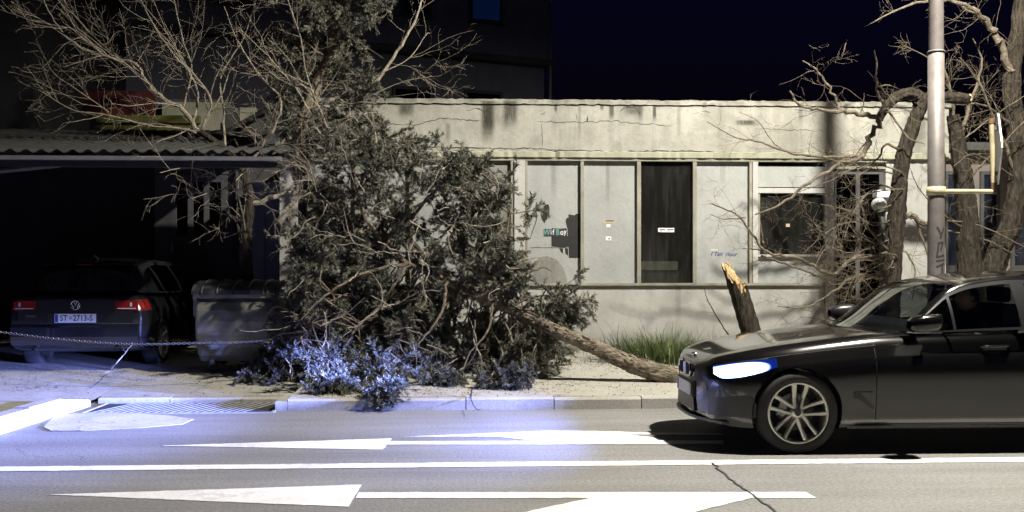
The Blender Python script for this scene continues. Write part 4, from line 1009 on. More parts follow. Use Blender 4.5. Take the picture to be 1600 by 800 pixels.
golf_k = dict(L=4.26, wheels=(.87, 3.50), rw=.316, arch=.345, wmax=.895, wheel_y=.885, rrim=.22, glass='dark_glass',
    w='0:.50 .03:.68 .1:.77 .3:.85 .6:.885 1.5:.89 3:.895 3.8:.893 4.0:.885 4.15:.865 4.23:.83 4.26:.79',
    zt='0:.60 .05:.70 .15:.76 .4:.84 .9:.92 1.15:.95 2:.96 3.2:.975 4.0:1.0 4.14:.99 4.22:.96 4.26:.92',
    zb='0:.25 .2:.19 1.3:.19 3:.20 3.8:.21 4.1:.25 4.2:.29 4.26:.36',
    rail='1.1:.95 1.4:1.08 1.75:1.26 2.0:1.36 2.3:1.405 3:1.415 3.5:1.385 3.75:1.35 3.95:1.2 4.15:1.02',
    roof='1.1:.96 1.4:1.12 1.75:1.31 2.0:1.41 2.3:1.455 2.8:1.468 3.4:1.44 3.72:1.405 3.80:1.375 3.95:1.24 4.15:1.03',
    yr='1.1:.78 1.75:.69 2.3:.60 3.2:.585 3.75:.59 4.15:.70', yb='1.1:.83 2:.855 3:.86 3.8:.83 4.15:.77', belt='1.1:.945 2:.955 3:.97 3.8:.99 4.15:1.0',
    cab=(1.1, 4.15), bow=.14, bow2=.10, header=1.95, rheader=3.80, marks=[1.95, 3.80, 2.45, 2.55, 3.35, 3.42], pillars=[(1.60, 1.63), (2.45, 2.55), (3.30, 3.37)], cend=3.55)
gY = 13.0; gX = P(118.5, 480, gY)[0]
glf = thing('parked_car', (gX, gY + 4.26, .20), 'dark hatchback parked tail-out in the black shade under the carport', 'car', rz=-math.pi / 2, world=False)
D = Car(glf, golf_k, 'car_dark'); D.body(); D.greenhouse()
for wx in golf_k['wheels']:
    for s in (-1, 1): D.wheel(wx, s, wx > 3)
L_ = 4.26
for s in (-1, 1):
    tl = MB().prism_x([(s * .50, .79), (s * .78, .775), (s * .775, .885), (s * .70, .905), (s * .50, .895)], L_ - .03, L_ + .012).build('tail_light', 'tail_red', glf, fix=True)
    D.patch('tail_light', 4.0, 4.255, .775, .91, 'tail_red', .004, s, 10, 4)
    MB().box(L_ + .0125, L_ + .016, s * .53 if s > 0 else -.76, .76 if s > 0 else -.53, .795, .806).build('light_bar', 'lamp_clear', tl)
    MB().box(L_ + .0125, L_ + .016, s * .70 - .012, s * .70 + .012, .825, .875).build('reflector', 'lamp_clear', tl)
    MB().box(L_ - .01, L_ + .01, s * .66 - .10, s * .66 + .10, .44, .47).build('bumper_reflector', 'tail_red', glf)
    MB().tube([(L_ - .05, s * .52, .30), (L_ + .015, s * .52, .30)], .035, 12).build('exhaust', 'chrome', glf, smooth=True)
MB().prism_y([(L_ - .10, .30), (L_ + .03, .34), (L_ + .055, .44), (L_ + .05, .56), (L_ + .0, .60), (L_ - .1, .60)], -.80, .80).build('rear_bumper', 'car_dark', glf, fix=True)
MB().prism_x([(-.72, .615), (.72, .615), (.735, .90), (-.735, .90)], L_ - .02, L_ + .003).build('hatch_panel', 'car_dark', glf, fix=True)
MB().prism_x([(-.34, .615), (.34, .615), (.36, .735), (-.36, .735)], L_ + .0035, L_ + .007).build('plate_recess', 'black_plastic', glf, fix=True)
MB().prism_y([(3.70, 1.405), (3.93, 1.385), (3.97, 1.37), (3.92, 1.355), (3.72, 1.375)], -.585, .585).build('roof_spoiler', 'car_dark', glf, fix=True)
MB().box(3.955, 3.972, -.10, .10, 1.355, 1.368).build('brake_light', 'tail_red', glf)
MB().tube([(3.55, 0, 1.44), (3.62, 0, 1.47), (3.66, 0, 1.475)], (.03, .02, .006), 8).build('roof_antenna', 'black_plastic', glf, smooth=True)
MB().tube([(4.075, .0, 1.06), (4.06, .35, 1.10)], .008, 6).build('wiper', 'black_plastic', glf)
BACK = Matrix(((0, 0, 1), (1, 0, 0), (0, 1, 0)))                                      # text facing the tail (+x), upright
gp = MB().prism_x([(-.26, .620), (.26, .620), (.26, .732), (-.26, .732)], L_ + .012, L_ + .020).build('number_plate', 'plate_white', glf, fix=True)
MB().box(L_ + .0205, L_ + .021, -.255, -.215, .626, .726).build('plate_band', 'plate_blue', gp)
text('plate_letters', 'ST', .105, 'ink_dark', gp, (L_ + .0212, -.145, .676), BACK, bold=.0015, sx=.85); text('plate_letters', '2713-S', .105, 'ink_dark', gp, (L_ + .0212, .095, .676), BACK, bold=.0015, sx=.85)
for i in range(3):
    for j in range(3): MB().box(L_ + .0205, L_ + .0209, -.075 + .013 * i, -.063 + .013 * i, .660 + .013 * j, .672 + .013 * j).build('plate_shield', 'tail_red' if (i + j) % 2 == 0 else 'sticker_white', gp)
em = MB(); a = np.linspace(0, 2 * math.pi, 33); ec = .845
em.tube([(L_ + .014, .056 * math.cos(t), ec + .056 * math.sin(t)) for t in a], .006, 6)
for q in ([(-.024, .048), (0, .005), (.024, .048)], [(-.046, .025), (-.022, -.042), (0, .0), (.022, -.042), (.046, .025)]):
    em.tube([(L_ + .014, u, ec + v) for u, v in q], .0055, 6)
em.build('badge', 'chrome', glf, smooth=True)
text('lettering', 'GOLF', .042, 'chrome', glf, (L_ + .0045, -.56, .70), BACK, bold=.001, sx=1.2)

# ------------------------------------------------------------------ waste container with a domed ridged lid
WY = 12.75
w0, w1 = PX(309, WY + .3), PX(309, WY + .3) + 1.40
wc = thing('waste_container', ((w0 + w1) / 2, WY + .5, .22), 'battered grey metal waste container with dark ridged lid left of the fallen crown', 'waste container')
zb = .34
prof = [(WY + .24, zb - .02), (WY + .14, zb + .06), (WY + .06, zb + .18), (WY + .01, zb + .34), (WY - .015, zb + .50), (WY + .0, zb + .64), (WY + .05, zb + .74), (WY + .12, zb + .80), (WY + .95, zb + .80), (WY + 1.0, zb + .6), (WY + .98, zb + .3), (WY + .86, zb)]
bmm = MB().prism_x(prof, w0 + .04, w1 - .04).mesh('body')
b_ = obj('body', bmm, 'container_metal', wc); bv = b_.modifiers.new('bevel', 'BEVEL'); bv.width = .04; bv.segments = 3; bv.limit_method = 'ANGLE'; bv.angle_limit = .9
rim = MB(); rim.box(w0 + .01, w1 - .01, WY + .03, WY + .99, zb + .795, zb + .84); rim.build('rim', 'container_metal', wc)
lp = []
for t in np.linspace(0, math.pi, 15): lp.append((WY + .51 - .50 * math.cos(t), zb + .845 + .17 * math.sin(t) ** .8))
MB().prism_x([(WY + .01, zb + .842)] + lp + [(WY + 1.01, zb + .842)], w0 - .005, w1 + .005).build('lid', 'container_lid', wc, fix=True)
for i in range(7):
    xx = w0 + .12 + i * (w1 - w0 - .24) / 6
    MB().tube([(xx, a_, b2 + .004) for a_, b2 in lp], .016, 6).build('lid_rib', 'container_lid', wc, smooth=True)
for sx, s in ((w0 + .04, -1), (w1 - .04, 1)):
    MB().tube([(sx, WY + .42, zb + .68), (sx + s * .10, WY + .42, zb + .68)], .035, 12).build('lift_pin', 'container_metal', wc, smooth=True)
    MB().bbox(min(sx, sx + s * .05), max(sx, sx + s * .05), WY + .12, WY + .85, zb + .55, zb + .80, .02).build('end_bracket', 'container_metal', wc)
for i in range(1):
    z_ = zb + .22 + .17 * i
    MB().tube([(w0 + .09, WY + .035 - .012 * i, z_), (w1 - .09, WY + .035 - .012 * i, z_)], .012, 8).build('body_rib', 'container_metal', wc, smooth=True)
for xx in (w0 + .2, w1 - .2):
    for yy in (WY + .25, WY + .8):
        cw = MB().lathe([(.001, -.025), (.075, -.025), (.08, 0), (.075, .025), (.001, .025)], (xx, yy, gz(xx, yy) + .08), 'y', 18).build('castor', 'rubber', wc, smooth=True)
        MB().box(xx - .03, xx + .03, yy - .035, yy + .035, gz(xx, yy) + .10, zb + .01).build('fork', 'galvanised', cw)

# ------------------------------------------------------------------ chain between two short posts
CHY = 11.9
chp = []
for i, (pxx, CHP) in enumerate(((-45, CHY), (478, 12.45))):
    xx = PX(pxx, CHP); z0 = gz(xx, CHP)
    cpst = thing('chain_post', (xx, CHP, z0), ('short steel post holding the left end of the sagging chain', 'short steel post holding the chain end inside the fallen branches')[i], 'post', 'posts of the barrier chain')
    MB().lathe([(.001, z0 - .02), (.06, z0 - .02), (.06, z0 + .012), (.03, z0 + .015), (.028, z0 + .58), (.034, z0 + .60), (.02, z0 + .635), (.001, z0 + .64)], (xx, CHP, 0), 'z', 14).build('shaft', 'galvanised', cpst, smooth=True)
    MB().tube([(xx, CHP - .03, z0 + .56), (xx, CHP - .06, z0 + .57), (xx, CHP - .06, z0 + .55)], .006, 6).build('hook', 'chain_steel', cpst); chp.append((xx, z0 + .56))
pts = smooth_path([(chp[0][0], CHY - .05, P(0, 513, CHY)[2]), P(0, 518, CHY) - [0, .05, 0], P(100, 530, CHY) - [0, .05, 0], P(205, 537, CHY) - [0, .05, 0], P(310, 535.5, 12.0) - [0, .05, 0], P(400, 533, 12.2) - [0, .05, 0], (chp[1][0], 12.40, chp[1][1] + .0)], 40)
seg = np.concatenate([[0], np.cumsum(np.linalg.norm(np.diff(pts, axis=0), axis=1))]); nl = int(seg[-1] / .030)
cm = MB(); lt = np.linspace(0, 2 * math.pi, 9)
for i in range(nl):
    s0 = (i + .5) * seg[-1] / nl; c_ = np.array([np.interp(s0, seg, pts[:, j]) for j in range(3)])
    c2 = np.array([np.interp(s0 + .01, seg, pts[:, j]) for j in range(3)]); t = c2 - c_; t /= np.linalg.norm(t) + 1e-9
    u = np.cross(t, (0, 1, 0)) if i % 2 else np.array([0, 1., 0]); u /= np.linalg.norm(u)
    cm.tube([c_ + t * .021 * math.cos(q) + u * .012 * math.sin(q) for q in lt], .0042, 4)
cm.build('barrier_chain', 'chain_steel', None, label='thin sagging steel chain strung across the carport entrance', cat='chain')

# ------------------------------------------------------------------ vegetation helpers
def unit(v): v = np.asarray(v, float); return v / (np.linalg.norm(v) + 1e-9)
def rand_dir(): return unit(R.standard_normal(3))
def bend_path(p, d, L, n, wob, up=0.0, curl=None):
    """wandering shoot that starts at p in direction d"""
    pts = [np.array(p, float)]; d = unit(d); st = L / n
    for i in range(n):
        d = unit(d + wob * R.standard_normal(3) + np.array([0, 0, up]) + (curl if curl is not None else 0))
        pts.append(pts[-1] + d * st)
    return np.array(pts)
def grow(mb, path, r0, depth, spec):
    """adds twigs along a limb path, recursively; spec = per level (count per metre, length range, radius factor, wobble, up, angle)"""
    if depth >= len(spec): return
    cpm, (la, lb), rf, wob, up, angr, lo = spec[depth]
    seg = np.linalg.norm(np.diff(path, axis=0), axis=1); tot = seg.sum(); cum = np.concatenate([[0], np.cumsum(seg)])
    k = R.poisson(cpm * tot * (1 - lo))
    for _ in range(k):
        t = tot * (lo + (1 - lo) * R.random()); i = min(np.searchsorted(cum, t) - 1, len(seg) - 1); i = max(i, 0)
        f = (t - cum[i]) / (seg[i] + 1e-9); p = path[i] + (path[i + 1] - path[i]) * f; ax = unit(path[i + 1] - path[i])
        side = unit(np.cross(ax, rand_dir())); a = math.radians(R.uniform(*angr)); d = ax * math.cos(a) + side * math.sin(a)
        L = R.uniform(la, lb) * (1.15 - .6 * t / tot); n = 5 if L > .4 else 4
        q = bend_path(p, d, L, n, wob, up); r = max(.0018, r0 * rf * (1.0 - .5 * t / tot))
        mb.tube(q, np.linspace(r, max(.0012, r * .35), len(q)), 5 if r > .008 else 3)
        grow(mb, q, r, depth + 1, spec)
def limb(mb, pts, r0, r1, n=8, k=6, wob=0.0):
    p = smooth_path(pts, k)
    if len(p) > 4: j_ = R.normal(0, 1, p.shape) * np.linspace(r0, r1, len(p))[:, None] * .45; j_[0] = j_[-1] = 0; p = p + j_
    mb.tube(p, np.linspace(r0, r1, len(p)), n, wob=wob); return p
def bark_tube(mb, pts, r0, r1, k=8, n=26, furrows=9, amp=.07, sd=1, prof=None):
    """trunk with lengthwise furrows and lumps"""
    rs = np.random.default_rng(sd); path = smooth_path(smooth_path(pts, k), 2); m = len(path)
    t = np.gradient(path, axis=0); t /= np.linalg.norm(t, axis=1)[:, None]; u = np.cross(t, [0, 1., 0]); u /= np.linalg.norm(u, axis=1)[:, None] + 1e-9; w = np.cross(u, t)
    a = np.arange(n) * 2 * np.pi / n; rad = np.linspace(r0, r1, m) if prof is None else np.interp(np.linspace(0, 1, m), *prof)
    rel = rs.standard_normal((m, n)); rel = (rel + np.roll(rel, 1, 0) + np.roll(rel, 2, 0)) / 1.73
    ph = np.cumsum(rs.standard_normal(m)) * .22; lump = np.interp(np.arange(m), np.linspace(0, m, 9), rs.standard_normal(9)) * .07
    rr = rad[:, None] * (1 + amp * .55 * rel + amp * np.sign(np.sin(a * furrows + ph[:, None])) * np.abs(np.sin(a * furrows + ph[:, None])) ** .5 + lump[:, None] * np.cos(a + ph[:, None] * .5))
    mb.add(path[:, None, :] + rr[..., None] * (np.cos(a)[None, :, None] * u[:, None, :] + np.sin(a)[None, :, None] * w[:, None, :]), _tubefaces(m, n, True)); return smooth_path(pts, k)
def tufts(mb, pos_, dirs, K, L, w, spread):
    """needle clumps: K narrow blades per position"""
    pos_ = np.repeat(np.asarray(pos_), K, 0); dirs = np.repeat(np.asarray(dirs), K, 0); n = len(pos_)
    rd = R.standard_normal((n, 3)); rd /= np.linalg.norm(rd, axis=1)[:, None]
    b = dirs * (1 - spread) + rd * spread; b /= np.linalg.norm(b, axis=1)[:, None] + 1e-9
    sd = np.cross(b, R.standard_normal((n, 3))); sd /= np.linalg.norm(sd, axis=1)[:, None] + 1e-9
    l = (L * R.uniform(.55, 1.15, n))[:, None]; ww = (w * R.uniform(.6, 1.2, n))[:, None]
    base = pos_ + dirs * (R.uniform(-.5, .7, n)[:, None]) * L * .6
    mid = base + b * l * .55
    V = np.stack([base, mid + sd * ww, base + b * l, mid - sd * ww], 1)
    mb.add(V.reshape(-1, 3), np.arange(4 * n).reshape(-1, 4))
def inside(poly, x, y):
    c = False; j = len(poly) - 1
    for i in range(len(poly)):
        (xi, yi), (xj, yj) = poly[i], poly[j]
        if (yi > y) != (yj > y) and x < (xj - xi) * (y - yi) / (yj - yi) + xi: c = not c
        j = i
    return c
def sample(poly, n):
    xs_, ys_ = [p[0] for p in poly], [p[1] for p in poly]; out = []
    while len(out) < n:
        x, y = R.uniform(min(xs_), max(xs_)), R.uniform(min(ys_), max(ys_))
        if inside(poly, x, y): out.append((x, y))
    return out
def conifer(spine, targets, wood, leaf, tw=(6, 11), tl=(.16, .34), K=22, L=.055, w=.0065, droop=-.06, r0=.016, tip=.35):
    """branches from a spine to the targets, twigs on their outer part, needle clumps on the twigs"""
    sp = np.asarray(spine); tp, td = [], []
    for q in targets:
        q = np.asarray(q, float); d = np.linalg.norm(sp - q, axis=1) + .35 * R.random(len(sp)); s = sp[int(np.argmin(d))]
        D = np.linalg.norm(q - s)
        m1 = s + (q - s) * .35 + R.normal(0, .10 * D, 3) + [0, 0, .06 * D]; m2 = s + (q - s) * .7 + R.normal(0, .09 * D, 3) + [0, 0, .03 * D]
        path = smooth_path([s, m1, m2, q], 5); r = min(.03, r0 * (.5 + D * .45))
        wood.tube(path, np.linspace(r, .0035, len(path)), 5)
        seg = len(path)
        for _ in range(R.integers(*tw)):
            i = int(seg * (tip + (1 - tip) * R.random())); i = min(max(i, 1), seg - 1); ax = unit(path[i] - path[i - 1])
            d_ = unit(ax * .5 + rand_dir() * .85); tw_ = bend_path(path[i], d_, R.uniform(*tl), 5, .22, droop)
            wood.tube(tw_, np.linspace(.004, .0018, len(tw_)), 3)
            for j in range(1, len(tw_)):
                for f in (0, .5):
                    p_ = tw_[j - 1] + (tw_[j] - tw_[j - 1]) * f; tp.append(p_); td.append(unit(tw_[j] - tw_[j - 1]))
                if R.random() < .8:
                    sd = unit(unit(tw_[j] - tw_[j - 1]) * .7 + rand_dir() * .8)
                    for f in (.03, .065): tp.append(tw_[j] + sd * f); td.append(sd)
    tufts(leaf, tp, td, K, L, w, .42)
    return len(tp)

# ------------------------------------------------------------------ the fallen conifer
Yf = 12.2
ft = thing('fallen_conifer', tuple(P(1050, 590, Yf)), 'fallen conifer with bare trunk on the pavement and dense crown over the shop front', 'tree')
def GP(px, py):
    """point of the pavement seen at a pixel"""
    Y = 12.0
    for _ in range(12): z = gz(P(px, py, Y)[0], Y); a, b, c = ray(px, py); Y = (CAMZ - z) / -c * b
    return P(px, py, Y)
base = GP(1056, 596)
trunk_pts = [P(1060, 591, base[1]), P(1010, 577, base[1] + .02), P(971, 562, base[1] + .04), P(926, 541, base[1] + .07), P(874, 519, base[1] + .10), P(810, 489, 12.35), P(745, 461, 12.4), P(680, 430, 12.5), P(600, 390, 12.6), P(520, 330, 12.75)]
sp = smooth_path(trunk_pts, 12)
rad = np.interp(np.linspace(0, 1, len(sp)), [0, .05, .12, .4, .62, 1], [.105, .112, .108, .078, .062, .03])
tm = MB(); n_ = 28
rs = np.random.default_rng(3)
# furrowed bark: plates as radial relief
path = sp; t = np.gradient(path, axis=0); t /= np.linalg.norm(t, axis=1)[:, None]; u = np.cross(t, [0, 1., 0]); u /= np.linalg.norm(u, axis=1)[:, None]; wv = np.cross(u, t)
a = np.arange(n_) * 2 * np.pi / n_
fine = smooth_path(sp, 3); tt = np.gradient(fine, axis=0); tt /= np.linalg.norm(tt, axis=1)[:, None]; u = np.cross(tt, [0, 1., 0]); u /= np.linalg.norm(u, axis=1)[:, None]; wv = np.cross(u, tt)
rf = np.interp(np.linspace(0, 1, len(fine)), np.linspace(0, 1, len(rad)), rad)
rel = rs.standard_normal((len(fine), n_)); rel = (rel + np.roll(rel, 1, 0) + np.roll(rel, 2, 0)) / 1.73
furrow = np.sin(a * 9 + .35 * np.cumsum(rs.standard_normal(len(fine)))[:, None] * .4)
rr = rf[:, None] * (1 + .035 * rel + .045 * furrow)
V = fine[:, None, :] + rr[..., None] * (np.cos(a)[None, :, None] * u[:, None, :] + np.sin(a)[None, :, None] * wv[:, None, :])
tm.add(V, _tubefaces(len(fine), n_, True)); tm.build('trunk', 'pine_bark', ft, smooth=True)
# torn root end: ragged fibres and peeled bark plates
te = MB()
for i in range(26):
    a_ = R.uniform(0, 6.28); q = R.uniform(.2, 1) * .12; p = fine[0] + q * (math.cos(a_) * u[0] + math.sin(a_) * wv[0]); d = unit(-tt[0] + R.normal(0, .18, 3)); L = R.uniform(.02, .09)
    te.tube([p - d * .04, p + d * L * .6, p + d * L], (.016, .011, .002), 5)
te.lathe([(.001, 0), (.12, 0)], (0, 0, 0), 'x', 20) if False else None
te.build('torn_end', 'torn_wood', ft, kind='stuff')
bp = MB()
for i in range(70):
    j = int(R.uniform(2, len(fine) * .55)); a_ = R.uniform(0, 6.28); nrm = math.cos(a_) * u[j] + math.sin(a_) * wv[j]; p = fine[j] + nrm * rf[j] * 1.02; s = unit(np.cross(nrm, tt[j])); l, w_ = R.uniform(.05, .14), R.uniform(.015, .035)
    c = [p + tt[j] * l * x + s * w_ * y + nrm * R.uniform(.002, .016) for x, y in ((-.5, -.4), (-.2, -.55), (.5, -.3), (.45, .4), (-.1, .5), (-.5, .3))]
    bp.add(c + [q - nrm * .02 for q in c], [(0, 1, 2, 3, 4, 5)] + [(k, (k + 1) % 6, (k + 1) % 6 + 6, k + 6) for k in range(6)])
bp.build('bark_plates', 'pine_bark', ft, kind='stuff')
# a torn sheath of green wood standing up from the trunk
gs = MB(); q0 = P(846, 512, 12.3)
for dx, tp_, wd in ((-.05, P(835, 462, 12.28), .035), (.03, P(848, 450, 12.30), .03), (.0, P(841, 470, 12.25), .04)):
    p0 = q0 + [dx, 0, 0]; gs.add([p0 + [-wd, -.02, 0], p0 + [wd, -.03, 0], tp_ + [wd * .25, 0, 0], tp_ + [-wd * .1, 0, 0], p0 + [-wd, .03, 0], p0 + [wd, .02, 0], tp_ + [wd * .2, .02, 0], tp_ + [-wd * .1, .02, 0]], [(0, 1, 2, 3), (5, 4, 7, 6), (0, 3, 7, 4), (1, 5, 6, 2), (3, 2, 6, 7)])
gs.build('torn_sheath', 'green_wood', ft)
wood = MB(); leaf = MB()
# heavier limbs drawn from the photograph
for pts, r0 in (([(760, 470), (770, 420), (790, 370), (800, 310)], .03), ([(745, 465), (800, 440), (845, 418), (862, 424)], .022), ([(690, 435), (640, 360), (690, 290), (760, 262)], .035), ([(600, 390), (640, 330), (700, 300), (770, 280)], .03),
                ([(600, 390), (560, 300), (600, 240), (660, 215)], .03), ([(880, 525), (868, 480), (880, 450), (905, 445)], .02), ([(850, 505), (845, 470), (858, 445)], .016), ([(820, 495), (812, 455), (808, 430)], .018),
                ([(640, 410), (560, 430), (500, 470), (470, 500)], .025), ([(640, 410), (600, 470), (560, 510), (540, 540)], .028), ([(700, 440), (690, 490), (660, 530), (640, 560)], .022), ([(770, 475), (760, 520), (735, 550), (720, 585)], .018), ([(820, 498), (835, 530), (860, 560)], .012)):
    Y0 = 12.3 + R.uniform(-.15, .15); limb(wood, [P(x, y, Y0 - .12 * i * (1 if pts[-1][1] > 440 else -.6)) for i, (x, y) in enumerate(pts)], r0, .006, 7)
crown = [(470, 260), (520, 190), (590, 160), (600, 200), (680, 212), (690, 240), (740, 250), (795, 252), (808, 300), (800, 345), (832, 375), (832, 430), (790, 455), (740, 460), (640, 520), (560, 540), (480, 545), (450, 500), (436, 420), (440, 370), (475, 335)]
skirt = [(440, 520), (470, 480), (560, 500), (680, 520), (700, 560), (680, 600), (640, 615), (560, 605), (430, 598), (375, 585), (390, 560)]
spine = np.vstack([sp[60:], smooth_path([P(600, 390, 12.6), P(590, 300, 12.7), P(600, 220, 12.8)], 6), smooth_path([P(680, 430, 12.5), P(740, 340, 12.6), P(770, 290, 12.6)], 6), smooth_path([P(560, 370, 12.6), P(520, 460, 12.3), P(470, 530, 11.9)], 6), smooth_path([P(660, 430, 12.4), P(640, 500, 12.0), P(600, 560, 11.7)], 6)])
tg = [P(x, y, R.uniform(12.0, 13.5)) for x, y in sample(crown, 215)]
tg += [P(x, y, R.uniform(12.0, 12.7)) for x, y in sample([(870, 440), (900, 425), (915, 460), (930, 490), (905, 520), (870, 500)], 12)]
tg += [P(x, y, R.uniform(12.1, 12.6)) for x, y in sample([(780, 370), (830, 375), (835, 440), (800, 450), (770, 440)], 12)]
n1 = conifer(spine, tg, wood, leaf, (4, 8), (.12, .30), 13, .060, .0048)
low = []
for x, y in sample(skirt, 180):
    g_ = GP(x, max(y, 575)); Y = min(13.2, g_[1] + R.uniform(-.1, .5)); q = P(x, y, Y)
    if q[2] < gz(q[0], Y) + .04: q[2] = gz(q[0], Y) + .04 + .1 * R.random()
    low.append(q)
for x, y in sample([(700, 540), (790, 520), (880, 545), (880, 580), (820, 600), (720, 585)], 55):
    g_ = GP(x, max(y, 568)); q = P(x, y, g_[1]); q[2] = max(q[2], gz(q[0], q[1]) + .05); low.append(q)
n2 = conifer(spine, low, wood, leaf, (5, 9), (.12, .28), 13, .058, .0048, -.12, .012)
wood.build('branches', 'twig_bark', ft, kind='stuff')
leaf.build('foliage', 'conifer_leaf', ft, kind='stuff')
# pale bare twigs hanging out of the crown
dt = MB()
for pts in ([(845, 500), (846, 520), (835, 545), (826, 580), (822, 600)], [(742, 500), (740, 530), (752, 560), (750, 585), (735, 600)], [(795, 515), (805, 545), (830, 565), (850, 575)], [(790, 505), (800, 530), (812, 550)], [(760, 600), (775, 575), (785, 555), (782, 540)], [(610, 480), (595, 470), (580, 462)],
            [(560, 505), (600, 480), (640, 468)], [(600, 480), (625, 472), (655, 455)], [(500, 510), (540, 490), (570, 465)], [(835, 560), (845, 590), (850, 600)], [(860, 590), (855, 560), (862, 540)], [(875, 585), (868, 560), (885, 540)], [(640, 600), (660, 590), (690, 575), (715, 560)], [(700, 590), (730, 570), (745, 540), (735, 500)],
            [(655, 405), (670, 420), (665, 440)], [(545, 440), (560, 425), (580, 390)], [(755, 380), (780, 372), (790, 360)], [(640, 345), (665, 358), (690, 352)], [(690, 265), (710, 250), (722, 252)]):
    p = limb(dt, [P(x, y, 11.95 + .1 * i % .2) for i, (x, y) in enumerate(pts)], .011, .004, 5, 5); grow(dt, p, .008, 0, [(5, (.1, .3), .5, .25, -.03, (25, 70), .2)])
for x, y in sample(crown, 70) + sample(skirt, 25):
    p = bend_path(P(x, y, R.uniform(11.7, 12.3)), rand_dir() * [1, .4, 1] + [0, 0, -.25], R.uniform(.25, .7), 7, .28, -.03); dt.tube(p, np.linspace(.007, .003, len(p)), 4); grow(dt, p, .005, 0, [(6, (.08, .25), .5, .25, -.03, (25, 70), .2)])
dt.build('bare_twigs', 'dry_twig', ft, kind='stuff')

# loose sprigs on the pavement and kerb
def sprig(px, py, rad_, n, label, tall=.6, mat='conifer_leaf'):
    c = GP(px, py); th = thing('broken_sprig', tuple(c), label, 'branch', 'broken conifer sprigs on the pavement')
    w_, l_ = MB(), MB(); sp_ = np.array([c + [0, 0, .03], c + [.05, 0, .06]])
    conifer(sp_, [c + [R.normal(0, rad_), R.normal(0, rad_ * .6), abs(R.normal(0, rad_ * tall)) + .03] for _ in range(n)], w_, l_, (4, 8), (.06, .16), 14, .045, .005, -.1, .008, .1)
    w_.build('stem', 'twig_bark', th, kind='stuff'); l_.build('needles', mat, th, kind='stuff')
sprig(770, 606, .07, 7, 'small round olive sprig lying near the kerb edge', .5, 'dry_needle')
sprig(808, 606, .10, 14, 'pale upright sprig on the pavement right of the round olive sprig', .9)
sprig(598, 622, .10, 14, 'big torn sprig drooping over the kerb edge below the crown', .45)
sprig(430, 596, .16, 18, 'low flattened sprig under the crown beside the drain end', .5)
sprig(520, 612, .14, 14, 'dark sprig lying at the kerb left of the drooping one', .4)
sprig(690, 600, .13, 12, 'thin sprig flat on the pavement between crown and kerb', .3)
# single thin twig leaning on the chain
tb = MB(); p = limb(tb, [GP(170, 582), P(178, 572, 11.9), P(192, 556, 11.87), P(200, 545, 11.86), P(208, 537, 11.85)], .007, .004, 5, 4); grow(tb, p, .005, 0, [(4, (.05, .12), .5, .2, 0, (30, 60), .1)])
tb.build('leaning_twig', 'dry_twig', None, label='thin pale twig leaning against the barrier chain', cat='twig')
cb = MB(); p = limb(cb, [GP(738, 606), GP(736, 625) + [0, -.0, .02], GP(744, 634) + [0, -.1, -.02], P(752, 639, YE - .03)], .006, .003, 5, 4); grow(cb, p, .005, 0, [(5, (.05, .12), .5, .2, 0, (30, 60), .1)])
cb.build('dark_twig', 'old_bark', None, label='crooked dark twig hanging over the kerb face', cat='twig')
# litter of needles and crumbs
lm = MB(); V = []
for (cx, cy, sx, sy_, k) in ((90, 585, 70, 8, 260), (40, 605, 50, 5, 160), (130, 632, 12, 5, 220), (450, 634, 40, 5, 260), (560, 616, 110, 12, 900), (300, 590, 120, 12, 300), (760, 604, 120, 10, 500), (960, 600, 90, 10, 160), (1000, 572, 60, 6, 260), (880, 565, 40, 6, 240)):
    for _ in range(k):
        x, y = R.normal(cx, sx), R.normal(cy, sy_)
        if y < 552 or x < -30: continue
        p = GP(x, y)
        if p[1] < edge(p[0]) + .03: continue
        a_ = R.uniform(0, 6.28); l = R.uniform(.003, .016); d = np.array([math.cos(a_), math.sin(a_), R.normal(0, .3)]); s = np.array([-d[1], d[0], R.normal(0, .3)])
        V += [p + [0, 0, .006] + d * l, p + [0, 0, .012] + s * l * .3, p + [0, 0, .006] - d * l, p + [0, 0, .004] - s * l * .3]
lm.add(V, np.arange(len(V)).reshape(-1, 4)).build('leaf_litter', 'litter_leaf', None, label='scattered dry needles and crumbs on the pavement', cat='litter', kind='stuff')

# ------------------------------------------------------------------ the standing conifer at the back
Ys = 13.75
sc2 = thing('standing_conifer', tuple(P(505, 560, Ys)), 'tall standing conifer with dark hanging foliage left of the shop fascia', 'tree')
tk = MB(); ps = bark_tube(tk, [P(505, 556, Ys), P(498, 450, Ys), P(490, 345, Ys), P(467, 262, Ys), P(472, 195, Ys), P(497, 128, Ys), P(520, 72, Ys), P(524, 5, Ys), P(530, -70, Ys), P(528, -150, Ys)], .14, .045, 8, 22, 7, .06, 3)
tk.build('trunk', 'pine_bark', sc2, smooth=True)
w_, l_ = MB(), MB()
pol = [(430, 160), (400, 120), (420, 40), (450, -60), (520, -150), (600, -80), (625, 0), (612, 100), (600, 165), (575, 215), (520, 260), (460, 255)]
conifer(ps[30:], [P(x, y, R.uniform(13.2, 14.3)) for x, y in sample(pol, 85)], w_, l_, (4, 8), (.16, .34), 13, .062, .005, -.08, .016)
w_.build('branches', 'twig_bark', sc2, kind='stuff'); l_.build('foliage', 'conifer_leaf', sc2, kind='stuff')

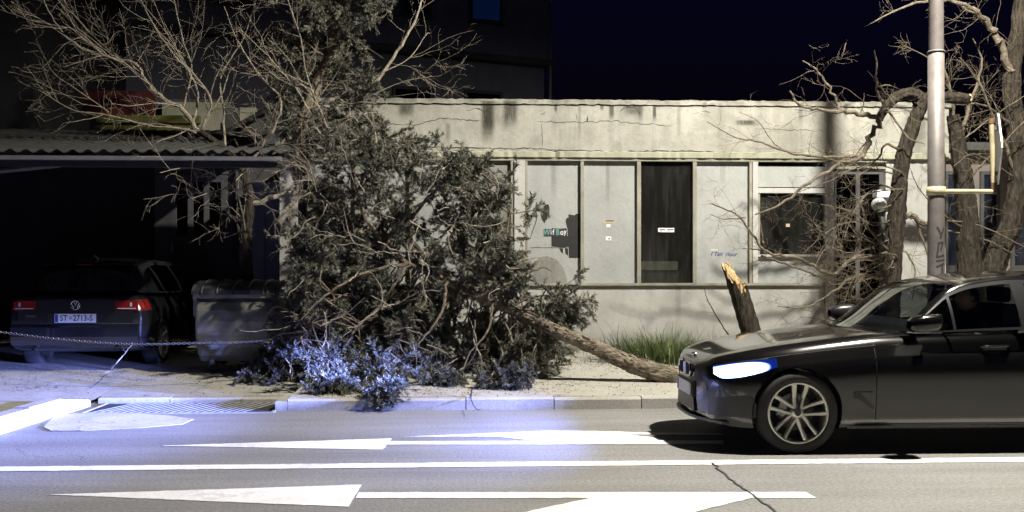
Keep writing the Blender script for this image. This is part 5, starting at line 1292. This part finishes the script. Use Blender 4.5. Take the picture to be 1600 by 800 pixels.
# ------------------------------------------------------------------ bare trees
SPEC = [(5.0, (.5, 1.3), .42, .16, .02, (25, 65), .12), (7.0, (.18, .6), .55, .2, .02, (25, 65), .1), (6.0, (.08, .28), .6, .22, .0, (25, 65), .15)]
Yt = 13.4
bt = thing('bare_tree', tuple(P(388, 565, Yt)), 'leafless tree with pale wiry branches spreading over the carport roof', 'tree')
tk = MB(); m0 = bark_tube(tk, [P(388, 565, Yt), P(386, 460, Yt), P(384, 370, Yt), P(390, 320, Yt), P(380, 270, Yt), P(352, 235, Yt), P(312, 205, Yt - .1)], .10, .04, 8, 20, 6, .06, 4); tk.build('trunk', 'old_bark', bt, smooth=True)
br = MB(); SP2 = [(5.0, (.4, 1.2), .36, .17, .02, (25, 65), .1), (7.0, (.18, .55), .5, .2, .02, (25, 65), .1), (6.0, (.08, .28), .6, .22, .0, (25, 65), .15)]
for pts, r0, r1, dy in (([(312, 205), (285, 172), (255, 152), (228, 128), (212, 100), (150, 85), (110, 62), (80, 25), (60, -20)], .042, .008, -.05), ([(228, 128), (205, 100), (165, 75), (130, 40), (100, 0), (90, -30)], .026, .007, .2), ([(205, 100), (165, 88), (120, 48), (60, 35), (0, 15)], .02, .005, -.2),
        ([(300, 190), (310, 150), (290, 100), (265, 60), (240, 0)], .024, .006, .3), ([(312, 205), (330, 160), (305, 118), (280, 95), (250, 55), (225, 10), (215, -20)], .024, .006, -.35), ([(285, 172), (300, 110), (285, 60), (272, 0), (268, -30)], .018, .006, .1),
        ([(352, 235), (350, 180), (345, 120), (380, 60), (400, 0)], .024, .006, .2), ([(352, 235), (300, 205), (230, 195), (160, 178), (115, 172), (60, 140)], .022, .005, -.3), ([(312, 205), (250, 195), (180, 188), (120, 175), (70, 190)], .018, .004, .2),
        ([(380, 270), (420, 210), (440, 160), (400, 110), (370, 60), (350, 10)], .028, .007, -.25), ([(312, 205), (345, 150), (360, 110), (390, 95), (420, 50)], .016, .005, -.1), ([(170, 175), (120, 140), (85, 115), (70, 90)], .012, .004, .0), ([(228, 128), (180, 88), (140, 92), (100, 105)], .014, .004, -.3),
        ([(390, 320), (440, 305), (470, 290), (510, 230), (560, 160), (600, 112), (632, 62), (650, 30), (662, -10), (668, -40)], .05, .012, .05), ([(560, 160), (600, 140), (640, 125), (690, 118)], .012, .004, -.2), ([(600, 112), (640, 90), (665, 55), (672, 52)], .012, .004, .1), ([(510, 230), (470, 150), (430, 100), (400, 70), (370, 40)], .018, .005, -.3), ([(520, 220), (480, 120), (470, 60), (450, 0), (445, -30)], .016, .005, -.4),
        ([(384, 370), (370, 300), (330, 270), (290, 262), (250, 270)], .014, .004, -.5), ([(380, 270), (360, 290), (330, 300), (300, 310)], .012, .004, -.5), ([(400, 280), (430, 250), (470, 255), (490, 290)], .012, .004, -.5), ([(390, 300), (430, 330), (450, 320)], .010, .004, -.5), ([(380, 270), (410, 240), (450, 225), (480, 250), (495, 300)], .012, .004, -.55)):
    p = limb(br, [P(x, y, Yt + (dy if dy > -.45 else -2.1) * i / max(1, len(pts) - 1)) for i, (x, y) in enumerate(pts)], r0 * .75, r1 * .7, 7, 5); grow(br, p, min(r0, .02), 0, SP2)
br.build('branches', 'dry_twig', bt, kind='stuff')

# leaning broken tree in front of the right end of the shop
Yl = 13.0
lt_ = thing('leaning_tree', tuple(P(1398, 560, Yl)), 'dead leaning tree with broken top arching over the dark doorway', 'tree')
tk = MB(); m0 = bark_tube(tk, [P(1390, 566, Yl), P(1392, 470, Yl), P(1396, 380, Yl), P(1404, 300, Yl), P(1412, 240, Yl), P(1428, 190, Yl), P(1440, 160, Yl), P(1425, 146, Yl), P(1400, 152, Yl), P(1384, 168, Yl), P(1374, 186, Yl)], .125, .05, 9, 26, 6, .10, 5)
bark_tube(tk, [P(1432, 168, Yl), P(1455, 152, Yl), P(1485, 153, Yl), P(1514, 155, Yl)], .08, .066, 6, 22, 6, .09, 6); tk.build('trunk', 'old_bark', lt_, smooth=True)
MB().lathe([(.001, .012), (.03, .006), (.055, .014), (.072, .0), (.07, -.02)], tuple(P(1514.5, 155, Yl)), 'x', 16).build('cut_end', 'torn_wood', lt_)
br = MB()
LT = [([(1374, 186), (1360, 215), (1345, 245), (1310, 258), (1265, 285), (1220, 318), (1180, 335)], .042, .010, -.5), ([(1374, 186), (1340, 176), (1310, 174), (1270, 170), (1245, 160), (1234, 142)], .036, .012, -.3), ([(1312, 174), (1303, 150), (1285, 120), (1268, 103), (1254, 95)], .022, .008, -.1), ([(1384, 168), (1372, 150), (1368, 125), (1370, 100), (1366, 78)], .024, .010, .1),
      ([(1372, 135), (1385, 133), (1392, 134)], .009, .006, 0), ([(1345, 176), (1350, 160), (1350, 145)], .010, .005, 0), ([(1374, 186), (1385, 170), (1400, 190), (1420, 215), (1445, 225)], .02, .006, -.3), ([(1360, 215), (1330, 250), (1335, 235)], .012, .005, 0),
      ([(1396, 390), (1370, 400), (1330, 405), (1300, 430), (1250, 405), (1200, 395), (1175, 365), (1150, 335), (1112, 318)], .034, .008, -.3), ([(1200, 395), (1192, 375), (1188, 345)], .016, .006, 0), ([(1205, 396), (1180, 390), (1160, 388)], .010, .005, -.2), ([(1165, 340), (1130, 342), (1110, 335)], .010, .004, -.2), ([(1190, 400), (1235, 415), (1280, 432), (1298, 440)], .018, .010, .2),
      ([(1404, 330), (1425, 335), (1445, 350), (1470, 340)], .045, .03, .0), ([(1430, 340), (1440, 370), (1450, 400)], .018, .010, .0), ([(1396, 400), (1360, 360), (1345, 320), (1330, 300)], .02, .007, -.3), ([(1392, 440), (1340, 430), (1310, 450), (1260, 480), (1215, 478)], .022, .007, -.2), ([(1345, 245), (1300, 245), (1240, 240), (1180, 220), (1150, 215), (1105, 190)], .020, .005, -.3),
      ([(1240, 240), (1210, 225), (1185, 190), (1155, 175)], .010, .003, 0), ([(1404, 300), (1375, 290), (1340, 320), (1320, 370)], .018, .006, -.3), ([(1412, 240), (1385, 225), (1370, 250), (1340, 265)], .02, .006, -.3), ([(1392, 430), (1370, 470), (1345, 490), (1330, 515)], .022, .008, -.1), ([(1330, 515), (1290, 500), (1250, 495)], .01, .004, 0), ([(1396, 380), (1420, 400), (1430, 430), (1425, 470)], .016, .006, -.1),
      ([(1340, 430), (1318, 400), (1310, 360), (1312, 320)], .012, .004, -.1), ([(1370, 400), (1350, 430), (1330, 460), (1360, 470)], .012, .004, -.2)]
for _ in range(16):
    x, y = R.uniform(1310, 1400), R.uniform(270, 470); LT.append(([(1398, y + R.uniform(-40, 60)), (x + 20, y + R.uniform(-20, 20)), (x - 20, y + R.uniform(-30, 40)), (x - R.uniform(40, 90), y + R.uniform(-20, 70))], R.uniform(.008, .016), .003, R.uniform(-.6, .2)))
SP3 = [(6.0, (.3, .9), .38, .2, .0, (25, 70), .1), (8.0, (.12, .45), .55, .22, .0, (25, 70), .1), (6.0, (.06, .2), .6, .25, 0, (25, 70), .1)]
for pts, r0, r1, dy in LT:
    p = limb(br, [P(x, y, Yl + dy * i / max(1, len(pts) - 1)) for i, (x, y) in enumerate(pts)], r0, r1, 8, 5, .04); grow(br, p, min(r0, .014), 0, SP3)
br.build('branches', 'twig_bark', lt_, kind='stuff')

# big rough-barked tree at the right edge, two stems
Yr = 13.9
rt = thing('rough_bark_tree', tuple(P(1540, 555, Yr)), 'old rough-barked tree with two stems and bare twigs at the right edge', 'tree')
tk = MB(); bark_tube(tk, [P(1512, 560, Yr), P(1512, 440, Yr), P(1512, 360, Yr), P(1505, 290, Yr), P(1496, 225, Yr), P(1490, 180, Yr)], .19, .08, 9, 30, 9, .09, 7); tk.build('trunk', 'old_bark', rt, smooth=True)
tk = MB(); m1 = bark_tube(tk, [P(1548, 560, Yr), P(1546, 450, Yr), P(1560, 395, Yr), P(1580, 350, Yr), P(1590, 280, Yr), P(1588, 200, Yr), P(1582, 120, Yr), P(1592, 40, Yr), P(1600, -40, Yr), P(1610, -130, Yr)], .17, .08, 9, 30, 9, .09, 8); tk.build('stem', 'old_bark', rt, smooth=True)
br = MB()
for pts, r0, r1, dy in (([(1585, 130), (1565, 80), (1545, 40), (1520, 15), (1480, 2), (1420, 8), (1350, 42)], .06, .006, -.6), ([(1545, 40), (1500, 8), (1440, -10), (1390, -20)], .03, .006, -.4), ([(1582, 120), (1600, 60), (1640, 0)], .04, .01, 0), ([(1590, 280), (1560, 200), (1530, 130), (1500, 90)], .025, .005, -.4), ([(1588, 200), (1540, 165), (1500, 160), (1470, 120)], .018, .004, -.5),
        ([(1505, 290), (1540, 250), (1580, 210), (1620, 170)], .02, .006, -.5), ([(1496, 225), (1520, 150), (1535, 100), (1520, 60)], .03, .006, .2), ([(1490, 180), (1480, 120), (1450, 90), (1410, 70)], .02, .005, -.2), ([(1512, 360), (1480, 340), (1440, 300), (1420, 260)], .014, .004, -.6), ([(1480, 360), (1540, 375), (1590, 400)], .012, .005, -.2), ([(1480, 345), (1530, 352), (1600, 385)], .013, .005, -.3), ([(1590, 280), (1560, 260), (1520, 240), (1490, 260)], .012, .004, -.6), ([(1496, 225), (1540, 190), (1600, 150)], .014, .005, -.2)):
    p = limb(br, [P(x, y, Yr + dy * i / max(1, len(pts) - 1)) for i, (x, y) in enumerate(pts)], r0, r1, 8, 5, .04); grow(br, p, min(r0, .014), 0, SP3)
br.build('branches', 'twig_bark', rt, kind='stuff')

# snapped stump with its torn face
Yp = 13.2
b0 = P(1190, 560, Yp); b0[2] = gz(b0[0], Yp) - .02; tpL, tpR = P(1126, 396, Yp), P(1162, 428, Yp); ctr = P(1148, 432, Yp)
su = thing('snapped_stump', tuple(b0), 'snapped leaning tree stump with torn yellow wood at its top', 'stump')
ax = unit(ctr - b0); u_ = unit(np.cross(ax, [0, 1, 0])); v_ = np.cross(u_, ax); n_ = 24; a = np.arange(n_) * 2 * np.pi / n_
Lm = np.linalg.norm(ctr - b0); V = []; rows = 26; rs = np.random.default_rng(5); ph = np.cumsum(rs.standard_normal(rows)) * .12
ttop = []
for j in range(n_):
    cx = math.cos(a[j]) * (1 if u_[0] > 0 else -1); bk = math.sin(a[j]) * (1 if v_[1] > 0 else -1); h = Lm + .27 * max(-.6, -.75 * cx + .65 * bk) - .02 + .035 * rs.standard_normal(); ttop.append(h)
for i in range(rows):
    f = i / (rows - 1); r_ = (.07 * (1 - f) ** 8 + .138 - .02 * f)
    for j in range(n_):
        rr_ = r_ * (1 + .05 * math.sin(a[j] * 7 + ph[i]) + .03 * rs.standard_normal()); V.append(b0 + ax * (f * ttop[j]) + rr_ * (math.cos(a[j]) * u_ + math.sin(a[j]) * v_))
MB().add(V, _tubefaces(rows, n_, True)).build('trunk', 'old_bark', su, smooth=True)
tw_ = MB(); V2 = [np.array(V[(rows - 1) * n_ + j]) for j in range(n_)]; cc = b0 + ax * (Lm - .12)
inner = [cc + (p - cc) * .55 + R.normal(0, .02, 3) for p in V2]
outer = [p - .006 * unit(p - cc) for p in V2]
tw_.add(outer + inner + [cc], [(j, (j + 1) % n_, (j + 1) % n_ + n_, j + n_) for j in range(n_)] + [(j + n_, (j + 1) % n_ + n_, 2 * n_) for j in range(n_)])
for i in range(46):
    j = R.integers(0, n_); p = cc + (V2[j] - cc) * R.uniform(.2, .95) - ax * .05; L = R.uniform(.05, .20); d = unit(ax + R.normal(0, .10, 3)); tw_.tube([p, p + d * L * .6, p + d * L], (.014, .010, .001), 5)
tw_.build('torn_wood', 'torn_wood', su, kind='stuff')

# sapling and grass by the wall
sa = MB(); p = limb(sa, [P(1146, 535, 12.9), P(1128, 508, 12.9), P(1112, 480, 12.9), P(1103, 462, 12.9), P(1101, 450, 12.9)], .010, .004, 6, 5); grow(sa, p, .005, 0, [(10, (.05, .14), .5, .2, .05, (30, 60), .1)])
p0 = GP(1150, 565); sa.tube([[P(1146, 535, 12.9)[0] + .03, 12.9, gz(0, 12.9)], P(1146, 535, 12.9)], .011, 6)
sa.build('bare_sapling', 'old_bark', None, label='thin bare sapling sticking up beside the grass clump', cat='sapling')
def grass(px, py, Y, wid, dep, n, h, label, blue=False):
    c = P(px, py, Y); c[2] = gz(c[0], Y); th = thing('grass_clump', tuple(c), label, 'grass', 'grass clumps at the foot of the shop wall'); V = []; Q = []
    for i in range(n):
        b = np.array([c[0] + R.normal(0, wid), Y + R.normal(0, dep), 0]); b[2] = gz(b[0], b[1]) - .01
        az = math.atan2(R.normal(0, 1), (b[0] - c[0]) / wid * .8 + R.normal(0, .8)); out = np.array([math.cos(az), math.sin(az) * .7, 0]); L = h * R.uniform(.3, 1.0) * (1.5 if R.random() < .12 else 1); lean = R.uniform(.25, 1.25); w_ = R.uniform(.003, .007); sd = np.array([-out[1], out[0], 0])
        k0 = len(V)
        for j, f in enumerate((0, .35, .7, .9, 1.0)):
            q = b + out * L * lean * f ** 1.7 * .8 + np.array([0, 0, L * (f - .50 * lean * f ** 2.6)]); ww = w_ * (1 - f) ** .6 + .0006; V += [q - sd * ww, q + sd * ww]
        Q += [(k0 + 2 * j, k0 + 2 * j + 1, k0 + 2 * j + 3, k0 + 2 * j + 2) for j in range(4)]
    MB().add(V, np.array(Q)).build('blades', 'grass_leaf', th, kind='stuff')
grass(1022, 560, 13.5, .30, .18, 2200, .54, 'thick green grass clump left of the snapped stump')
grass(1118, 560, 13.3, .30, .2, 1700, .46, 'looser pale grass clump just in front of the snapped stump')
grass(1210, 545, 13.6, .25, .2, 700, .45, 'short grass tuft right of the snapped stump behind the bonnet')
grass(885, 560, 14.2, .12, .1, 160, .22, 'tiny grass tuft at the wall foot behind the log')
